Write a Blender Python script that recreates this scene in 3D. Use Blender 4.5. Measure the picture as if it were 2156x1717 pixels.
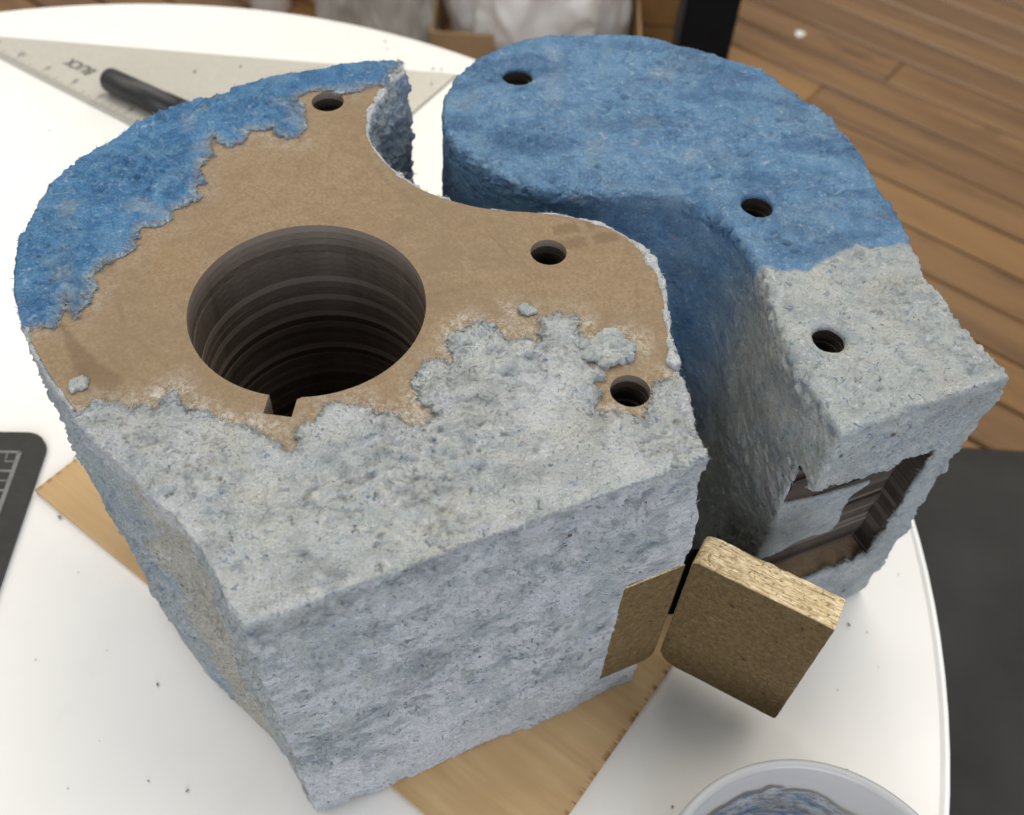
import bpy, math, random
import numpy as np
from mathutils import Vector, Matrix
from mathutils.geometry import tessellate_polygon

for o in list(bpy.data.objects):
    bpy.data.objects.remove(o)
S = bpy.context.scene
C = S.collection
random.seed(7)
RNG = np.random.default_rng(11)

# ------------------------------------------------------------------ camera
PW, PH, FPX, CAMH = 2156.0, 1717.0, 2100.0, 0.3963
R = np.array([[0.9978342747, 0.0657781130, 0.0],
              [0.0518104983, -0.7859497421, 0.6161157969],
              [0.0405269345, -0.6147814593, -0.7876555877]])
cam_d = bpy.data.cameras.new('camera')
cam = bpy.data.objects.new('camera', cam_d)
C.objects.link(cam)
cam_d.sensor_width = 36.0
cam_d.lens = 36.0 * FPX / PW
cam_d.clip_start = 0.02
cam_d.clip_end = 60
rt, dn, fw = R[:, 0], R[:, 1], R[:, 2]
M = Matrix.Identity(4)
for i in range(3):
    M[i][0] = rt[i]; M[i][1] = -dn[i]; M[i][2] = -fw[i]
M[0][3], M[1][3], M[2][3] = 0, 0, CAMH
cam.matrix_world = M
cam_d.dof.use_dof = True
cam_d.dof.focus_distance = 0.318
cam_d.dof.aperture_fstop = 14.0
S.camera = cam

# ------------------------------------------------------------------ light
world = bpy.data.worlds.new('World')
S.world = world
world.use_nodes = True
bg = world.node_tree.nodes['Background']
bg.inputs[0].default_value = (0.90, 0.94, 1.0, 1)
bg.inputs[1].default_value = 0.36


def area(name, loc, target, sx, sy, power, col):
    l = bpy.data.lights.new(name, 'AREA')
    l.shape = 'RECTANGLE'; l.size = sx; l.size_y = sy; l.energy = power; l.color = col
    o = bpy.data.objects.new(name, l)
    C.objects.link(o)
    o.location = loc
    d = Vector(target) - Vector(loc)
    o.rotation_euler = d.to_track_quat('-Z', 'Y').to_euler()
    return o


area('ceiling_lamp', (0.45, 0.95, 1.80), (0.05, 0.35, 0.0), 2.4, 1.3, 33, (1.0, 0.95, 0.86))
area('ceiling_lamp', (-1.2, 0.65, 1.80), (0.0, 0.25, 0.1), 2.2, 1.3, 23, (1.0, 0.94, 0.84))
area('ceiling_lamp', (0.7, 2.9, 1.80), (0.4, 1.9, -0.7), 2.0, 1.2, 26, (1.0, 0.93, 0.82))
area('window_light', (0.5, -2.2, 0.9), (0.0, 0.25, 0.0), 1.8, 1.5, 54, (0.83, 0.88, 1.0))

S.view_settings.view_transform = 'Standard'
S.view_settings.look = 'None'
S.view_settings.gamma = 1.0
S.view_settings.exposure = 0.0
S.render.engine = 'CYCLES'

# ------------------------------------------------------------------ helpers


def un(P, z):
    """photo pixel -> point on the horizontal plane at height z"""
    P = np.atleast_2d(np.array(P, float))
    d = np.c_[P[:, 0] - PW / 2, P[:, 1] - PH / 2, np.full(len(P), FPX)]
    w = d @ R.T
    t = (z - CAMH) / w[:, 2]
    return w[:, :2] * t[:, None]


def z1(L): return [(x * .4409, y * .4409) for x, y in L]
def z4(L): return [(x * .4409, 380.2 + y * .4409) for x, y in L]
def z5(L): return [(855.5 + .38755 * x, 380.2 + .38755 * y) for x, y in L]


def hash3(i, j, k, seed):
    h = (i * 374761393 + j * 668265263 + k * 1274126177 + seed * 982451653) & 0xFFFFFFFF
    h = ((h ^ (h >> 13)) * 1274126177) & 0xFFFFFFFF
    h = ((h ^ (h >> 15)) * 2246822519) & 0xFFFFFFFF
    return h ^ (h >> 16)


def noise(P, scale, seed=0):
    """3-D gradient noise, about -1..1"""
    Q = P * scale
    I = np.floor(Q).astype(np.int64)
    F = Q - I
    U = F * F * F * (F * (F * 6 - 15) + 10)
    out = 0
    for dx in (0, 1):
        wx = U[:, 0] if dx else 1 - U[:, 0]
        for dy in (0, 1):
            wy = U[:, 1] if dy else 1 - U[:, 1]
            for dz in (0, 1):
                wz = U[:, 2] if dz else 1 - U[:, 2]
                h = hash3(I[:, 0] + dx, I[:, 1] + dy, I[:, 2] + dz, seed)
                gx = (h & 1023) / 511.5 - 1
                gy = ((h >> 10) & 1023) / 511.5 - 1
                gz = ((h >> 20) & 1023) / 511.5 - 1
                out = out + wx * wy * wz * (gx * (F[:, 0] - dx) + gy * (F[:, 1] - dy) + gz * (F[:, 2] - dz))
    return out * 1.6


def sstep(a, b, x):
    t = np.clip((x - a) / (b - a), 0, 1)
    return t * t * (3 - 2 * t)


def tag(o, label=None, cat=None, group=None, kind=None):
    if label: o['label'] = label
    if cat: o['category'] = cat
    if group: o['group'] = group
    if kind: o['kind'] = kind
    return o


def empty(name, loc, label, cat, group=None):
    o = bpy.data.objects.new(name, None)
    C.objects.link(o)
    o.location = loc
    o.empty_display_size = 0.02
    return tag(o, label, cat, group)


def root_loc(p):
    v = Vector((0, 0, 0))
    while p is not None:
        v += p.location
        p = p.parent
    return v


def link(name, me, mat, parent=None, smooth=False):
    """vertices come in scene coordinates; they are moved into the parent's frame"""
    o = bpy.data.objects.new(name, me)
    C.objects.link(o)
    if mat is not None:
        for m in (mat if isinstance(mat, (list, tuple)) else [mat]):
            me.materials.append(m)
    if parent is not None:
        off = root_loc(parent)
        me.transform(Matrix.Translation(-off))
        o.parent = parent
    if smooth:
        me.polygons.foreach_set('use_smooth', [True] * len(me.polygons))
    return o


def mesh(name, v, f):
    me = bpy.data.meshes.new(name)
    me.from_pydata([tuple(map(float, p)) for p in v], [], [tuple(map(int, q)) for q in f])
    me.update()
    return me


def obj(name, v, f, mat, parent=None, smooth=False):
    return link(name, mesh(name, v, f), mat, parent, smooth)


class MB:
    def __init__(s): s.v = []; s.f = []

    def add(s, v, f):
        n = len(s.v)
        s.v += [tuple(map(float, p)) for p in v]
        s.f += [tuple(int(i) + n for i in q) for q in f]
        return s

    def hexa(s, b, t):
        """eight corners: bottom loop (ccw), top loop"""
        return s.add(list(b) + list(t), [(3, 2, 1, 0), (4, 5, 6, 7), (0, 1, 5, 4), (1, 2, 6, 5), (2, 3, 7, 6), (3, 0, 4, 7)])

    def box(s, x0, y0, zz0, x1, y1, zz1):
        return s.hexa([(x0, y0, zz0), (x1, y0, zz0), (x1, y1, zz0), (x0, y1, zz0)], [(x0, y0, zz1), (x1, y0, zz1), (x1, y1, zz1), (x0, y1, zz1)])

    def prism(s, outer, holes, fn0, fn1):
        """extrude a flat polygon with holes; fn0/fn1 map (N,2) -> (N,3) for bottom and top"""
        loops = [ccw(outer)] + [ccw(h)[::-1] for h in holes]
        tri = tessellate_polygon([[Vector((p[0], p[1], 0)) for p in l] for l in loops])
        A = np.concatenate(loops)
        n = len(A)
        B, T = fn0(A), fn1(A)
        f = []
        for a, b, c in tri:
            ar = (A[b][0] - A[a][0]) * (A[c][1] - A[a][1]) - (A[c][0] - A[a][0]) * (A[b][1] - A[a][1])
            if ar < 0: b, c = c, b
            f.append((a + n, b + n, c + n)); f.append((c, b, a))
        k = 0
        for l in loops:
            m = len(l)
            for i in range(m):
                a, b = k + i, k + (i + 1) % m
                f.append((a, b, b + n, a + n))
            k += m
        return s.add(np.concatenate([B, T]), f)

    def scan(s, poly, fn0, fn1, row=.0006):
        """slab over any polygon (torn borders may cross themselves), built of thin rows"""
        P = np.asarray(poly, float); Q = np.roll(P, -1, 0)
        ys = np.arange(P[:, 1].min() + row / 2, P[:, 1].max(), row)
        for y in ys:
            m = (P[:, 1] > y) != (Q[:, 1] > y)
            if not m.any(): continue
            xs = np.sort(P[m, 0] + (y - P[m, 1]) / (Q[m, 1] - P[m, 1]) * (Q[m, 0] - P[m, 0]))
            for a, b in zip(xs[::2], xs[1::2]):
                if b - a < 2e-4: continue
                c = np.array([(a, y - row * .55), (b, y - row * .55), (b, y + row * .55), (a, y + row * .55)])
                s.hexa(fn0(c), fn1(c))
        return s

    def lathe(s, prof, cx, cy, n=64, close=False):
        v = []
        for r, z in prof:
            for i in range(n):
                a = 2 * math.pi * i / n
                v.append((cx + r * math.cos(a), cy + r * math.sin(a), z))
        f = []
        m = len(prof)
        for j in range(m if close else m - 1):
            for i in range(n):
                i2 = (i + 1) % n
                f.append((j * n + i, j * n + i2, ((j + 1) % m) * n + i2, ((j + 1) % m) * n + i))
        return s.add(v, f)

    def tube(s, pts, r, n=12, caps=True):
        pts = [Vector(p) for p in pts]
        rs = r if isinstance(r, (list, tuple)) else [r] * len(pts)
        v = []
        for i, p in enumerate(pts):
            d = (pts[min(i + 1, len(pts) - 1)] - pts[max(i - 1, 0)]).normalized()
            a = d.orthogonal().normalized(); b = d.cross(a)
            for k in range(n):
                t = 2 * math.pi * k / n
                v.append(p + (a * math.cos(t) + b * math.sin(t)) * rs[i])
        f = []
        for i in range(len(pts) - 1):
            for k in range(n):
                k2 = (k + 1) % n
                f.append((i * n + k, i * n + k2, (i + 1) * n + k2, (i + 1) * n + k))
        if caps:
            f.append(tuple(range(n))[::-1])
            f.append(tuple((len(pts) - 1) * n + k for k in range(n)))
        return s.add(v, f)

    def build(s, name, mat, parent=None, smooth=False):
        return obj(name, s.v, s.f, mat, parent, smooth)


def ccw(P):
    P = np.asarray(P, float)
    x, y = P[:, 0], P[:, 1]
    return P if np.sum(x * np.roll(y, -1) - np.roll(x, -1) * y) > 0 else P[::-1]


def resample(P, step, closed=False):
    P = np.asarray(P, float)
    if closed: P = np.vstack([P, P[:1]])
    d = np.r_[0, np.cumsum(np.hypot(*np.diff(P, axis=0).T))]
    n = max(2, int(round(d[-1] / step)) + 1)
    t = np.linspace(0, d[-1], n)
    Q = np.c_[np.interp(t, d, P[:, 0]), np.interp(t, d, P[:, 1])]
    return Q[:-1] if closed else Q


def smooth_open(P, it):
    P = P.copy()
    for _ in range(it):
        P[1:-1] = P[1:-1] * .5 + (P[:-2] + P[2:]) * .25
    return P


def outline(P, corners, step=0.0012, it=60):
    """closed outline, smoothed between its sharp corners (indices)"""
    P = np.asarray(P, float)
    n = len(P); out = []
    cs = sorted(corners)
    for a, b in zip(cs, cs[1:] + [cs[0] + n]):
        seg = np.array([P[i % n] for i in range(a, b + 1)])
        q = smooth_open(resample(seg, step), it)
        out.append(q[:-1])
    return np.concatenate(out)


def inside(P, poly):
    """points in polygon, vectorised"""
    x, y = P[:, 0], P[:, 1]
    c = np.zeros(len(P), bool)
    j = len(poly) - 1
    for i in range(len(poly)):
        xi, yi = poly[i]; xj, yj = poly[j]
        if yi != yj:
            c ^= ((yi > y) != (yj > y)) & (x < (xj - xi) * (y - yi) / (yj - yi) + xi)
        j = i
    return c


def inset(poly, d, step=0.003):
    """offset a ccw outline inwards by d, dropping points that fold over"""
    P = ccw(poly)
    t = np.roll(P, -1, 0) - np.roll(P, 1, 0)
    t /= np.linalg.norm(t, axis=1)[:, None] + 1e-12
    Q = P + np.c_[-t[:, 1], t[:, 0]] * d
    D = np.sqrt(((Q[:, None, :] - P[None, :, :]) ** 2).sum(2)).min(1)
    Q = Q[D > d * .97]
    return resample(Q, step, True)


def ragged(P, amp, step=0.0007, seed=0, closed=False):
    Q = resample(P, step, closed)
    t = np.roll(Q, -1, 0) - np.roll(Q, 1, 0)
    if not closed:
        t[0] = Q[1] - Q[0]; t[-1] = Q[-1] - Q[-2]
    t /= np.linalg.norm(t, axis=1)[:, None] + 1e-12
    n = np.c_[-t[:, 1], t[:, 0]]
    X = np.c_[Q, np.zeros(len(Q))]
    d = noise(X, 160, seed) * .8 + noise(X, 420, seed + 1) * .75 + noise(X, 950, seed + 2) * 1.0
    return Q + n * (d * amp)[:, None]


def flat(z): return lambda A: np.c_[A, np.full(len(A), z)]


# ------------------------------------------------------------------ materials
MATS = {}


class NT:
    def __init__(s, name):
        s.m = bpy.data.materials.new(name); s.m.use_nodes = True
        s.t = s.m.node_tree; s.b = s.t.nodes['Principled BSDF']
        s.tc = s.n('ShaderNodeTexCoord')
        MATS[name] = s.m

    def n(s, typ, **kw):
        o = s.t.nodes.new(typ)
        for k, v in kw.items(): setattr(o, k, v)
        return o

    def l(s, a, b): s.t.links.new(a, b)

    def mp(s, scale, rot=(0, 0, 0), loc=(0, 0, 0)):
        m = s.n('ShaderNodeMapping')
        s.l(s.tc.outputs['Object'], m.inputs[0])
        m.inputs[1].default_value = loc; m.inputs[2].default_value = rot
        m.inputs[3].default_value = scale if isinstance(scale, tuple) else (scale,) * 3
        return m.outputs[0]

    def mp2(s, scale, ang):
        """turn about z first, then stretch"""
        a = s.n('ShaderNodeMapping'); s.l(s.tc.outputs['Object'], a.inputs[0]); a.inputs[2].default_value = (0, 0, ang)
        b = s.n('ShaderNodeMapping'); s.l(a.outputs[0], b.inputs[0]); b.inputs[3].default_value = scale
        return b.outputs[0]

    def noise(s, scale, detail=4, rough=.6, vec=None, dist=0):
        o = s.n('ShaderNodeTexNoise')
        s.l(vec if vec is not None else s.tc.outputs['Object'], o.inputs['Vector'])
        o.inputs['Scale'].default_value = scale; o.inputs['Detail'].default_value = detail
        o.inputs['Roughness'].default_value = rough; o.inputs['Distortion'].default_value = dist
        return o.outputs['Fac']

    def ramp(s, fac, stops):
        r = s.n('ShaderNodeValToRGB')
        s.l(fac, r.inputs[0])
        e = r.color_ramp.elements
        while len(e) < len(stops): e.new(.5)
        for i, (p, c) in enumerate(stops):
            e[i].position = p
            e[i].color = (c, c, c, 1) if isinstance(c, (int, float)) else (*c, 1)
        return r.outputs[0]

    def mix(s, fac, a, b, mode='MIX'):
        m = s.n('ShaderNodeMix', data_type='RGBA', blend_type=mode)
        for sock, v in ((m.inputs[0], fac), (m.inputs[6], a), (m.inputs[7], b)):
            if isinstance(v, (int, float)): sock.default_value = v
            elif isinstance(v, tuple): sock.default_value = (*v, 1)
            else: s.l(v, sock)
        return m.outputs[2]

    def math(s, op, a, b=0.0, clamp=False):
        m = s.n('ShaderNodeMath', operation=op, use_clamp=clamp)
        for sock, v in zip(m.inputs, (a, b)):
            if isinstance(v, (int, float)): sock.default_value = v
            else: s.l(v, sock)
        return m.outputs[0]

    def bump(s, h, strength, dist, prev=None):
        b = s.n('ShaderNodeBump')
        b.inputs['Strength'].default_value = strength; b.inputs['Distance'].default_value = dist
        s.l(h, b.inputs['Height'])
        if prev is not None: s.l(prev, b.inputs['Normal'])
        return b.outputs[0]

    def set(s, col=None, rough=.6, nrm=None, spec=None, metal=None):
        if col is not None:
            if isinstance(col, tuple): s.b.inputs['Base Color'].default_value = (*col, 1)
            else: s.l(col, s.b.inputs['Base Color'])
        if isinstance(rough, (int, float)): s.b.inputs['Roughness'].default_value = rough
        else: s.l(rough, s.b.inputs['Roughness'])
        if nrm is not None: s.l(nrm, s.b.inputs['Normal'])
        if spec is not None: s.b.inputs['Specular IOR Level'].default_value = spec
        if metal is not None: s.b.inputs['Metallic'].default_value = metal
        return s.m


def mat_pulp():
    t = NT('paper_pulp')
    at = t.n('ShaderNodeAttribute', attribute_name='tint')
    sp = t.n('ShaderNodeSeparateColor'); t.l(at.outputs['Color'], sp.inputs[0])
    blue, cream, white = sp.outputs
    n1 = t.noise(110, 5, .65, dist=.6)
    n2 = t.noise(420, 4, .7)
    n3 = t.noise(40, 3, .5)
    n4 = t.noise(1300, 3, .7)
    grey = t.ramp(n1, [(.30, (.50, .560, .565)), (.50, (.64, .69, .68)), (.68, (.76, .78, .72))])
    grey = t.mix(t.ramp(n2, [(.60, 0), (.72, .55)]), grey, (.74, .755, .72))
    grey = t.mix(t.ramp(n2, [(.28, .6), (.40, 0)]), grey, (.34, .37, .375))
    grey = t.mix(t.ramp(n3, [(.32, .45), (.46, 0)]), grey, (.42, .455, .465))
    n5 = t.noise(240, 5, .75, vec=t.mp((1, 1, 1.8)), dist=.8)
    grey = t.mix(t.ramp(n5, [(.57, 0), (.66, .8)]), grey, (.80, .81, .79))
    grey = t.mix(t.ramp(n5, [(.34, .75), (.42, 0)]), grey, (.27, .295, .315))
    # blue specks of coloured pulp in the grey
    v = t.n('ShaderNodeTexVoronoi'); v.inputs['Scale'].default_value = 95
    t.l(t.tc.outputs['Object'], v.inputs['Vector'])
    pick = t.n('ShaderNodeSeparateColor'); t.l(v.outputs['Color'], pick.inputs[0])
    spot = t.math('MULTIPLY', t.ramp(v.outputs['Distance'], [(.10, 1), (.28, 0)]), t.ramp(pick.outputs[0], [(.84, 0), (.87, .65)]))
    grey = t.mix(spot, grey, (.14, .25, .38))
    spot2 = t.math('MULTIPLY', t.ramp(v.outputs['Distance'], [(.06, 1), (.16, 0)]), t.ramp(pick.outputs[1], [(.85, 0), (.88, .9)]))
    grey = t.mix(spot2, grey, (.09, .10, .11))
    bl = t.ramp(n1, [(.28, (.060, .195, .420)), (.50, (.120, .320, .585)), (.70, (.205, .425, .670))])
    bl = t.mix(t.ramp(n2, [(.56, 0), (.68, .55)]), bl, (.40, .58, .75))
    bl = t.mix(t.ramp(n2, [(.26, .75), (.40, 0)]), bl, (.030, .085, .19))
    bl = t.mix(t.ramp(n3, [(.54, 0), (.68, .35)]), bl, (.23, .35, .47))
    bl = t.mix(t.math('MULTIPLY', spot2, .8), bl, (.42, .42, .36))
    bl = t.mix(t.math('MULTIPLY', spot, .8), bl, (.06, .19, .43))
    c = t.mix(cream, grey, t.ramp(n1, [(.3, (.62, .575, .46)), (.7, (.77, .73, .61))]))
    c = t.mix(blue, c, bl)
    dark = at.outputs['Alpha']
    wn = t.math('MULTIPLY', white, t.ramp(n5, [(.36, .25), (.50, 1)]))
    c = t.mix(wn, c, (.89, .90, .91))
    c = t.mix(t.ramp(n4, [(.30, .5), (.40, 0)]), c, (.15, .165, .18))
    c = t.mix(t.ramp(n4, [(.56, 0), (.68, .30)]), c, (.72, .74, .74))
    for sc_, lo_, cols in ((330, .80, ((.88, .89, .89), (.16, .31, .52), (.20, .22, .235))), (620, .78, ((.90, .905, .90), (.30, .42, .56), (.13, .145, .16)))):
        vf = t.n('ShaderNodeTexVoronoi'); vf.inputs['Scale'].default_value = sc_
        w_ = t.n('ShaderNodeMix', data_type='VECTOR'); w_.inputs[0].default_value = .012
        nv_ = t.n('ShaderNodeTexNoise'); nv_.inputs['Scale'].default_value = sc_ * .7
        t.l(t.tc.outputs['Object'], nv_.inputs['Vector'])
        t.l(t.mp((1, 1, 1.5)), w_.inputs[4]); t.l(nv_.outputs['Color'], w_.inputs[5]); t.l(w_.outputs[1], vf.inputs['Vector'])
        pk = t.n('ShaderNodeSeparateColor'); t.l(vf.outputs['Color'], pk.inputs[0])
        core = t.ramp(vf.outputs['Distance'], [(.22, 1), (.36, 0)])
        for ch_, col_, th_ in zip(pk.outputs, cols, (lo_, lo_ + .10, lo_ + .06)):
            c = t.mix(t.math('MULTIPLY', t.math('MULTIPLY', core, t.math('SUBTRACT', 1.0, t.math('MULTIPLY', blue, .62))), t.ramp(ch_, [(th_, 0), (th_ + .03, .7)])), c, col_)
    c = t.mix(t.math('MULTIPLY', dark, t.ramp(n5, [(.38, 1), (.62, .35)])), c, t.mix(blue, (.19, .21, .225), (.045, .13, .30)))
    fine = t.noise(2600, 3, .7, vec=t.mp((1, 1, 2.2)))
    fib = t.noise(800, 5, .8, dist=1.6)
    b1 = t.bump(fib, 1.0, .0024)
    b2 = t.bump(fine, 1.0, .0014, b1)
    t.set(c, .96, b2, .15)
    return t.m


def mat_card():
    t = NT('brown_chipboard')
    n = t.noise(900, 5, .75)
    f = t.noise(70, 6, .7, vec=t.mp((1, 1.5, 1), (0, 0, .4)), dist=.8)
    s = t.noise(16, 4, .6, dist=1.5)
    c = t.ramp(n, [(.25, (.150, .108, .064)), (.5, (.222, .160, .096)), (.75, (.295, .220, .140))])
    c = t.mix(t.ramp(f, [(.36, .5), (.55, 0)]), c, (.17, .118, .070))
    big = t.noise(11, 5, .65, dist=.8)
    c = t.mix(t.ramp(big, [(.35, .45), (.55, 0)]), c, (.185, .135, .085))
    scr = t.noise(1.0, 3, .6, vec=t.mp2((14, 700, 1), .9))
    c = t.mix(t.ramp(scr, [(.66, 0), (.72, .5)]), c, (.13, .09, .055))
    c = t.mix(t.ramp(s, [(.58, 0), (.66, .22), (.70, 0)]), c, (.20, .12, .065))
    w = t.noise(300, 6, .85)
    c = t.mix(t.ramp(w, [(.72, 0), (.78, .5)]), c, (.62, .58, .50))
    d = t.noise(190, 2, .5)
    c = t.mix(t.ramp(d, [(.20, .6), (.255, 0)]), c, (.12, .075, .04))
    at = t.n('ShaderNodeAttribute', attribute_name='stain')
    c = t.mix(t.math('MULTIPLY', at.outputs['Fac'], 1.7, True), c, (.125, .085, .050))
    sm = t.n('ShaderNodeAttribute', attribute_name='smear')
    k = t.math('MULTIPLY', sm.outputs['Fac'], t.ramp(t.noise(520, 6, .85, dist=.4), [(.44, 0), (.62, .85)]))
    c = t.mix(k, c, (.47, .47, .43))
    t.set(c, .85, t.bump(t.noise(1500, 3, .7), .25, .0004), .2)
    return t.m


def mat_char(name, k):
    """laser cut edge of the chipboard, scorched; each sheet a little different; low k paints in shade"""
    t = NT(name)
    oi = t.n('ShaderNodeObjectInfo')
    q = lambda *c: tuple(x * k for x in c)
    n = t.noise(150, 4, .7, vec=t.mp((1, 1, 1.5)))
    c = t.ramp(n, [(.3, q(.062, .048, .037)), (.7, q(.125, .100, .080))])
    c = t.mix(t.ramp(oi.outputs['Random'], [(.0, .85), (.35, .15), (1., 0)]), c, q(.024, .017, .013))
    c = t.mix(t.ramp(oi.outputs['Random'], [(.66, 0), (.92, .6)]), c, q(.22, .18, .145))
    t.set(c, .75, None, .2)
    return t.m


def mat_mdf():
    t = NT('fibreboard')
    at = t.n('ShaderNodeAttribute', attribute_name='edge')
    n = t.noise(500, 4, .7)
    face = t.ramp(n, [(.25, (.060, .038, .014)), (.5, (.110, .072, .029)), (.75, (.165, .112, .050))])
    fl = t.noise(900, 3, .6, vec=t.mp((1, 1, 2.5)))
    face = t.mix(t.ramp(fl, [(.62, 0), (.72, .5)]), face, (.30, .21, .105))
    v = t.noise(260, 2, .5)
    ch = t.noise(330, 3, .6, vec=t.mp((1, 1, 1.7)))
    face = t.mix(t.ramp(ch, [(.62, 0), (.70, .45)]), face, (.26, .18, .085))
    face = t.mix(t.ramp(v, [(.26, .9), (.31, 0)]), face, (.03, .018, .008))
    # the sawn edge: long straw coloured strands along the board
    st = t.noise(1.0, 5, .7, vec=t.mp2((120, 1500, 1500), math.radians(26.2)), dist=.4)
    edge = t.ramp(st, [(.30, (.17, .11, .05)), (.42, (.42, .31, .165)), (.55, (.68, .55, .34)), (.68, (.84, .75, .54))])
    e2 = t.noise(700, 3, .7)
    edge = t.mix(t.ramp(e2, [(.33, .85), (.43, 0)]), edge, (.15, .09, .035))
    c = t.mix(at.outputs['Fac'], face, edge)
    t.set(c, .8, t.bump(t.noise(1400, 3, .7), .3, .0004), .2)
    return t.m


def mat_simple(name, col, rough=.5, spec=.5, var=.12, scale=60, bump=0, metal=0):
    t = NT(name)
    n = t.noise(scale, 4, .6)
    a = tuple(x * (1 - var) for x in col); b = tuple(min(1, x * (1 + var)) for x in col)
    c = t.ramp(n, [(.3, a), (.7, b)])
    t.set(c, rough, t.bump(n, bump, .001) if bump else None, spec, metal)
    return t.m


def mat_table():
    t = NT('white_laminate')
    n = t.noise(9, 4, .6)
    c = t.ramp(n, [(.3, (.72, .705, .67)), (.7, (.76, .745, .71))])
    sm = t.noise(5, 6, .7, dist=1.5)
    c = t.mix(t.ramp(sm, [(.52, 0), (.70, .35)]), c, (.62, .605, .57))
    s = t.noise(75, 4, .8)
    c = t.mix(t.ramp(s, [(.74, 0), (.80, .35)]), c, (.55, .53, .49))
    t.set(c, t.ramp(t.noise(30, 4), [(.3, .30), (.7, .42)]), None, .45)
    return t.m


def mat_plank():
    t = NT('floor_plank')
    oi = t.n('ShaderNodeObjectInfo')
    # grain runs along the planks
    off = t.n('ShaderNodeCombineXYZ'); t.l(t.math('MULTIPLY', oi.outputs['Random'], 37.), off.inputs[0])
    t.l(t.math('MULTIPLY', oi.outputs['Random'], 11.), off.inputs[1])
    mp = t.n('ShaderNodeMapping'); t.l(t.tc.outputs['Object'], mp.inputs[0]); t.l(off.outputs[0], mp.inputs[1])
    mp.inputs[3].default_value = (1.6, 22, 22)
    g = t.noise(1.0, 6, .65, vec=mp.outputs[0], dist=.5)
    mp2 = t.n('ShaderNodeMapping'); t.l(t.tc.outputs['Object'], mp2.inputs[0]); t.l(off.outputs[0], mp2.inputs[1])
    mp2.inputs[3].default_value = (5, 14, 14)
    k = t.noise(1.0, 3, .6, vec=mp2.outputs[0])
    c = t.ramp(g, [(.25, (.105, .050, .018)), (.5, (.215, .115, .044)), (.75, (.30, .172, .070))])
    c = t.mix(t.ramp(k, [(.25, .75), (.42, 0)]), c, (.085, .042, .02))
    c = t.mix(t.ramp(oi.outputs['Random'], [(0, .42), (.45, .0), (1, .0)]), c, (.14, .075, .033))
    c = t.mix(t.ramp(oi.outputs['Random'], [(.6, 0), (1, .35)]), c, (.40, .22, .07))
    t.set(c, t.ramp(g, [(.3, .36), (.7, .24)]), t.bump(g, .12, .002), .5)
    return t.m


def mat_ply():
    t = NT('pale_plywood')
    g = t.noise(1.0, 5, .6, vec=t.mp((10, 120, 120)), dist=.4)
    w = t.n('ShaderNodeTexWave'); w.inputs['Scale'].default_value = 14; w.inputs['Distortion'].default_value = 3.0
    w.inputs['Detail'].default_value = 2
    t.l(t.mp((.7, 3.2, 1)), w.inputs['Vector'])
    c = t.ramp(g, [(.3, (.43, .275, .125)), (.7, (.56, .385, .20))])
    c = t.mix(t.math('MULTIPLY', w.outputs['Fac'], .25), c, (.40, .25, .11))
    # scorch marks along the two sawn ends
    sx = t.n('ShaderNodeSeparateXYZ'); t.l(t.tc.outputs['Object'], sx.inputs[0])
    dist = t.math('SUBTRACT', .1385, t.math('ABSOLUTE', sx.outputs[0]))
    tick = t.noise(1.0, 2, .5, vec=t.mp((40, 520, 1)))
    mk = t.math('MULTIPLY', t.ramp(t.math('MULTIPLY', dist, 300.), [(.15, 1), (.75, 0)]), t.ramp(tick, [(.52, 0), (.60, .8)]))
    c = t.mix(mk, c, (.16, .085, .03))
    t.set(c, .6, t.bump(g, .1, .0005), .3)
    return t.m


PULP = mat_pulp(); CARD = mat_card(); CHAR = mat_char('scorched_edge', 1.1); CHAR_SHADE = mat_char('scorched_edge_shaded', .75); BORE = mat_char('bolt_bore_shaded', .45); MDF = mat_mdf()  # darker scorch copies carry painted shade for the socket and bolt holes
TABLE = mat_table(); PLANK = mat_plank(); PLY = mat_ply()
EDGEB = mat_simple('edge_band', (.80, .79, .77), .35, .5, .03)
GROOVE = mat_simple('grey_groove', (.30, .29, .28), .6, .3, .1)
STEEL = mat_simple('ruler_aluminium', (.47, .45, .395), .42, .5, .05, 300, metal=.25)
INK = mat_simple('black_print', (.05, .05, .045), .6, .3, .1)
BLACKP = mat_simple('black_plastic', (.022, .022, .021), .38, .4, .15, 200)
MATBLK = mat_simple('mat_black', (.022, .021, .019), .62, .35, .25, 140, .15)
MATPLY = mat_simple('mat_core', (.30, .33, .40), .6, .3, .1)
MATLINE = mat_simple('mat_print', (.16, .16, .155), .6, .3, .15, 300)
POST = mat_simple('black_steel', (.004, .004, .004), .6, .15, .2)
SEATM = mat_simple('charcoal_upholstery', (.032, .031, .029), .8, .2, .2, 12, .1)
SUB = mat_simple('dark_subfloor', (.012, .008, .004), .8, .2, .2)
BOXM = mat_simple('box_cardboard', (.33, .215, .115), .8, .2, .1, 20)
CRATE = mat_simple('crate_wood', (.17, .09, .03), .6, .3, .25, 14)
WHITEP = mat_simple('white_plastic', (.80, .79, .75), .35, .5, .03)
CRUMB = mat_simple('crumb_dark', (.20, .20, .19), .9, .1, .35, 900)
CRUMBL = mat_simple('crumb_light', (.50, .50, .47), .9, .1, .2, 900)
YELLOW = mat_simple('yellow_tape', (.42, .27, .03), .5, .3, .1)


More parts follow.
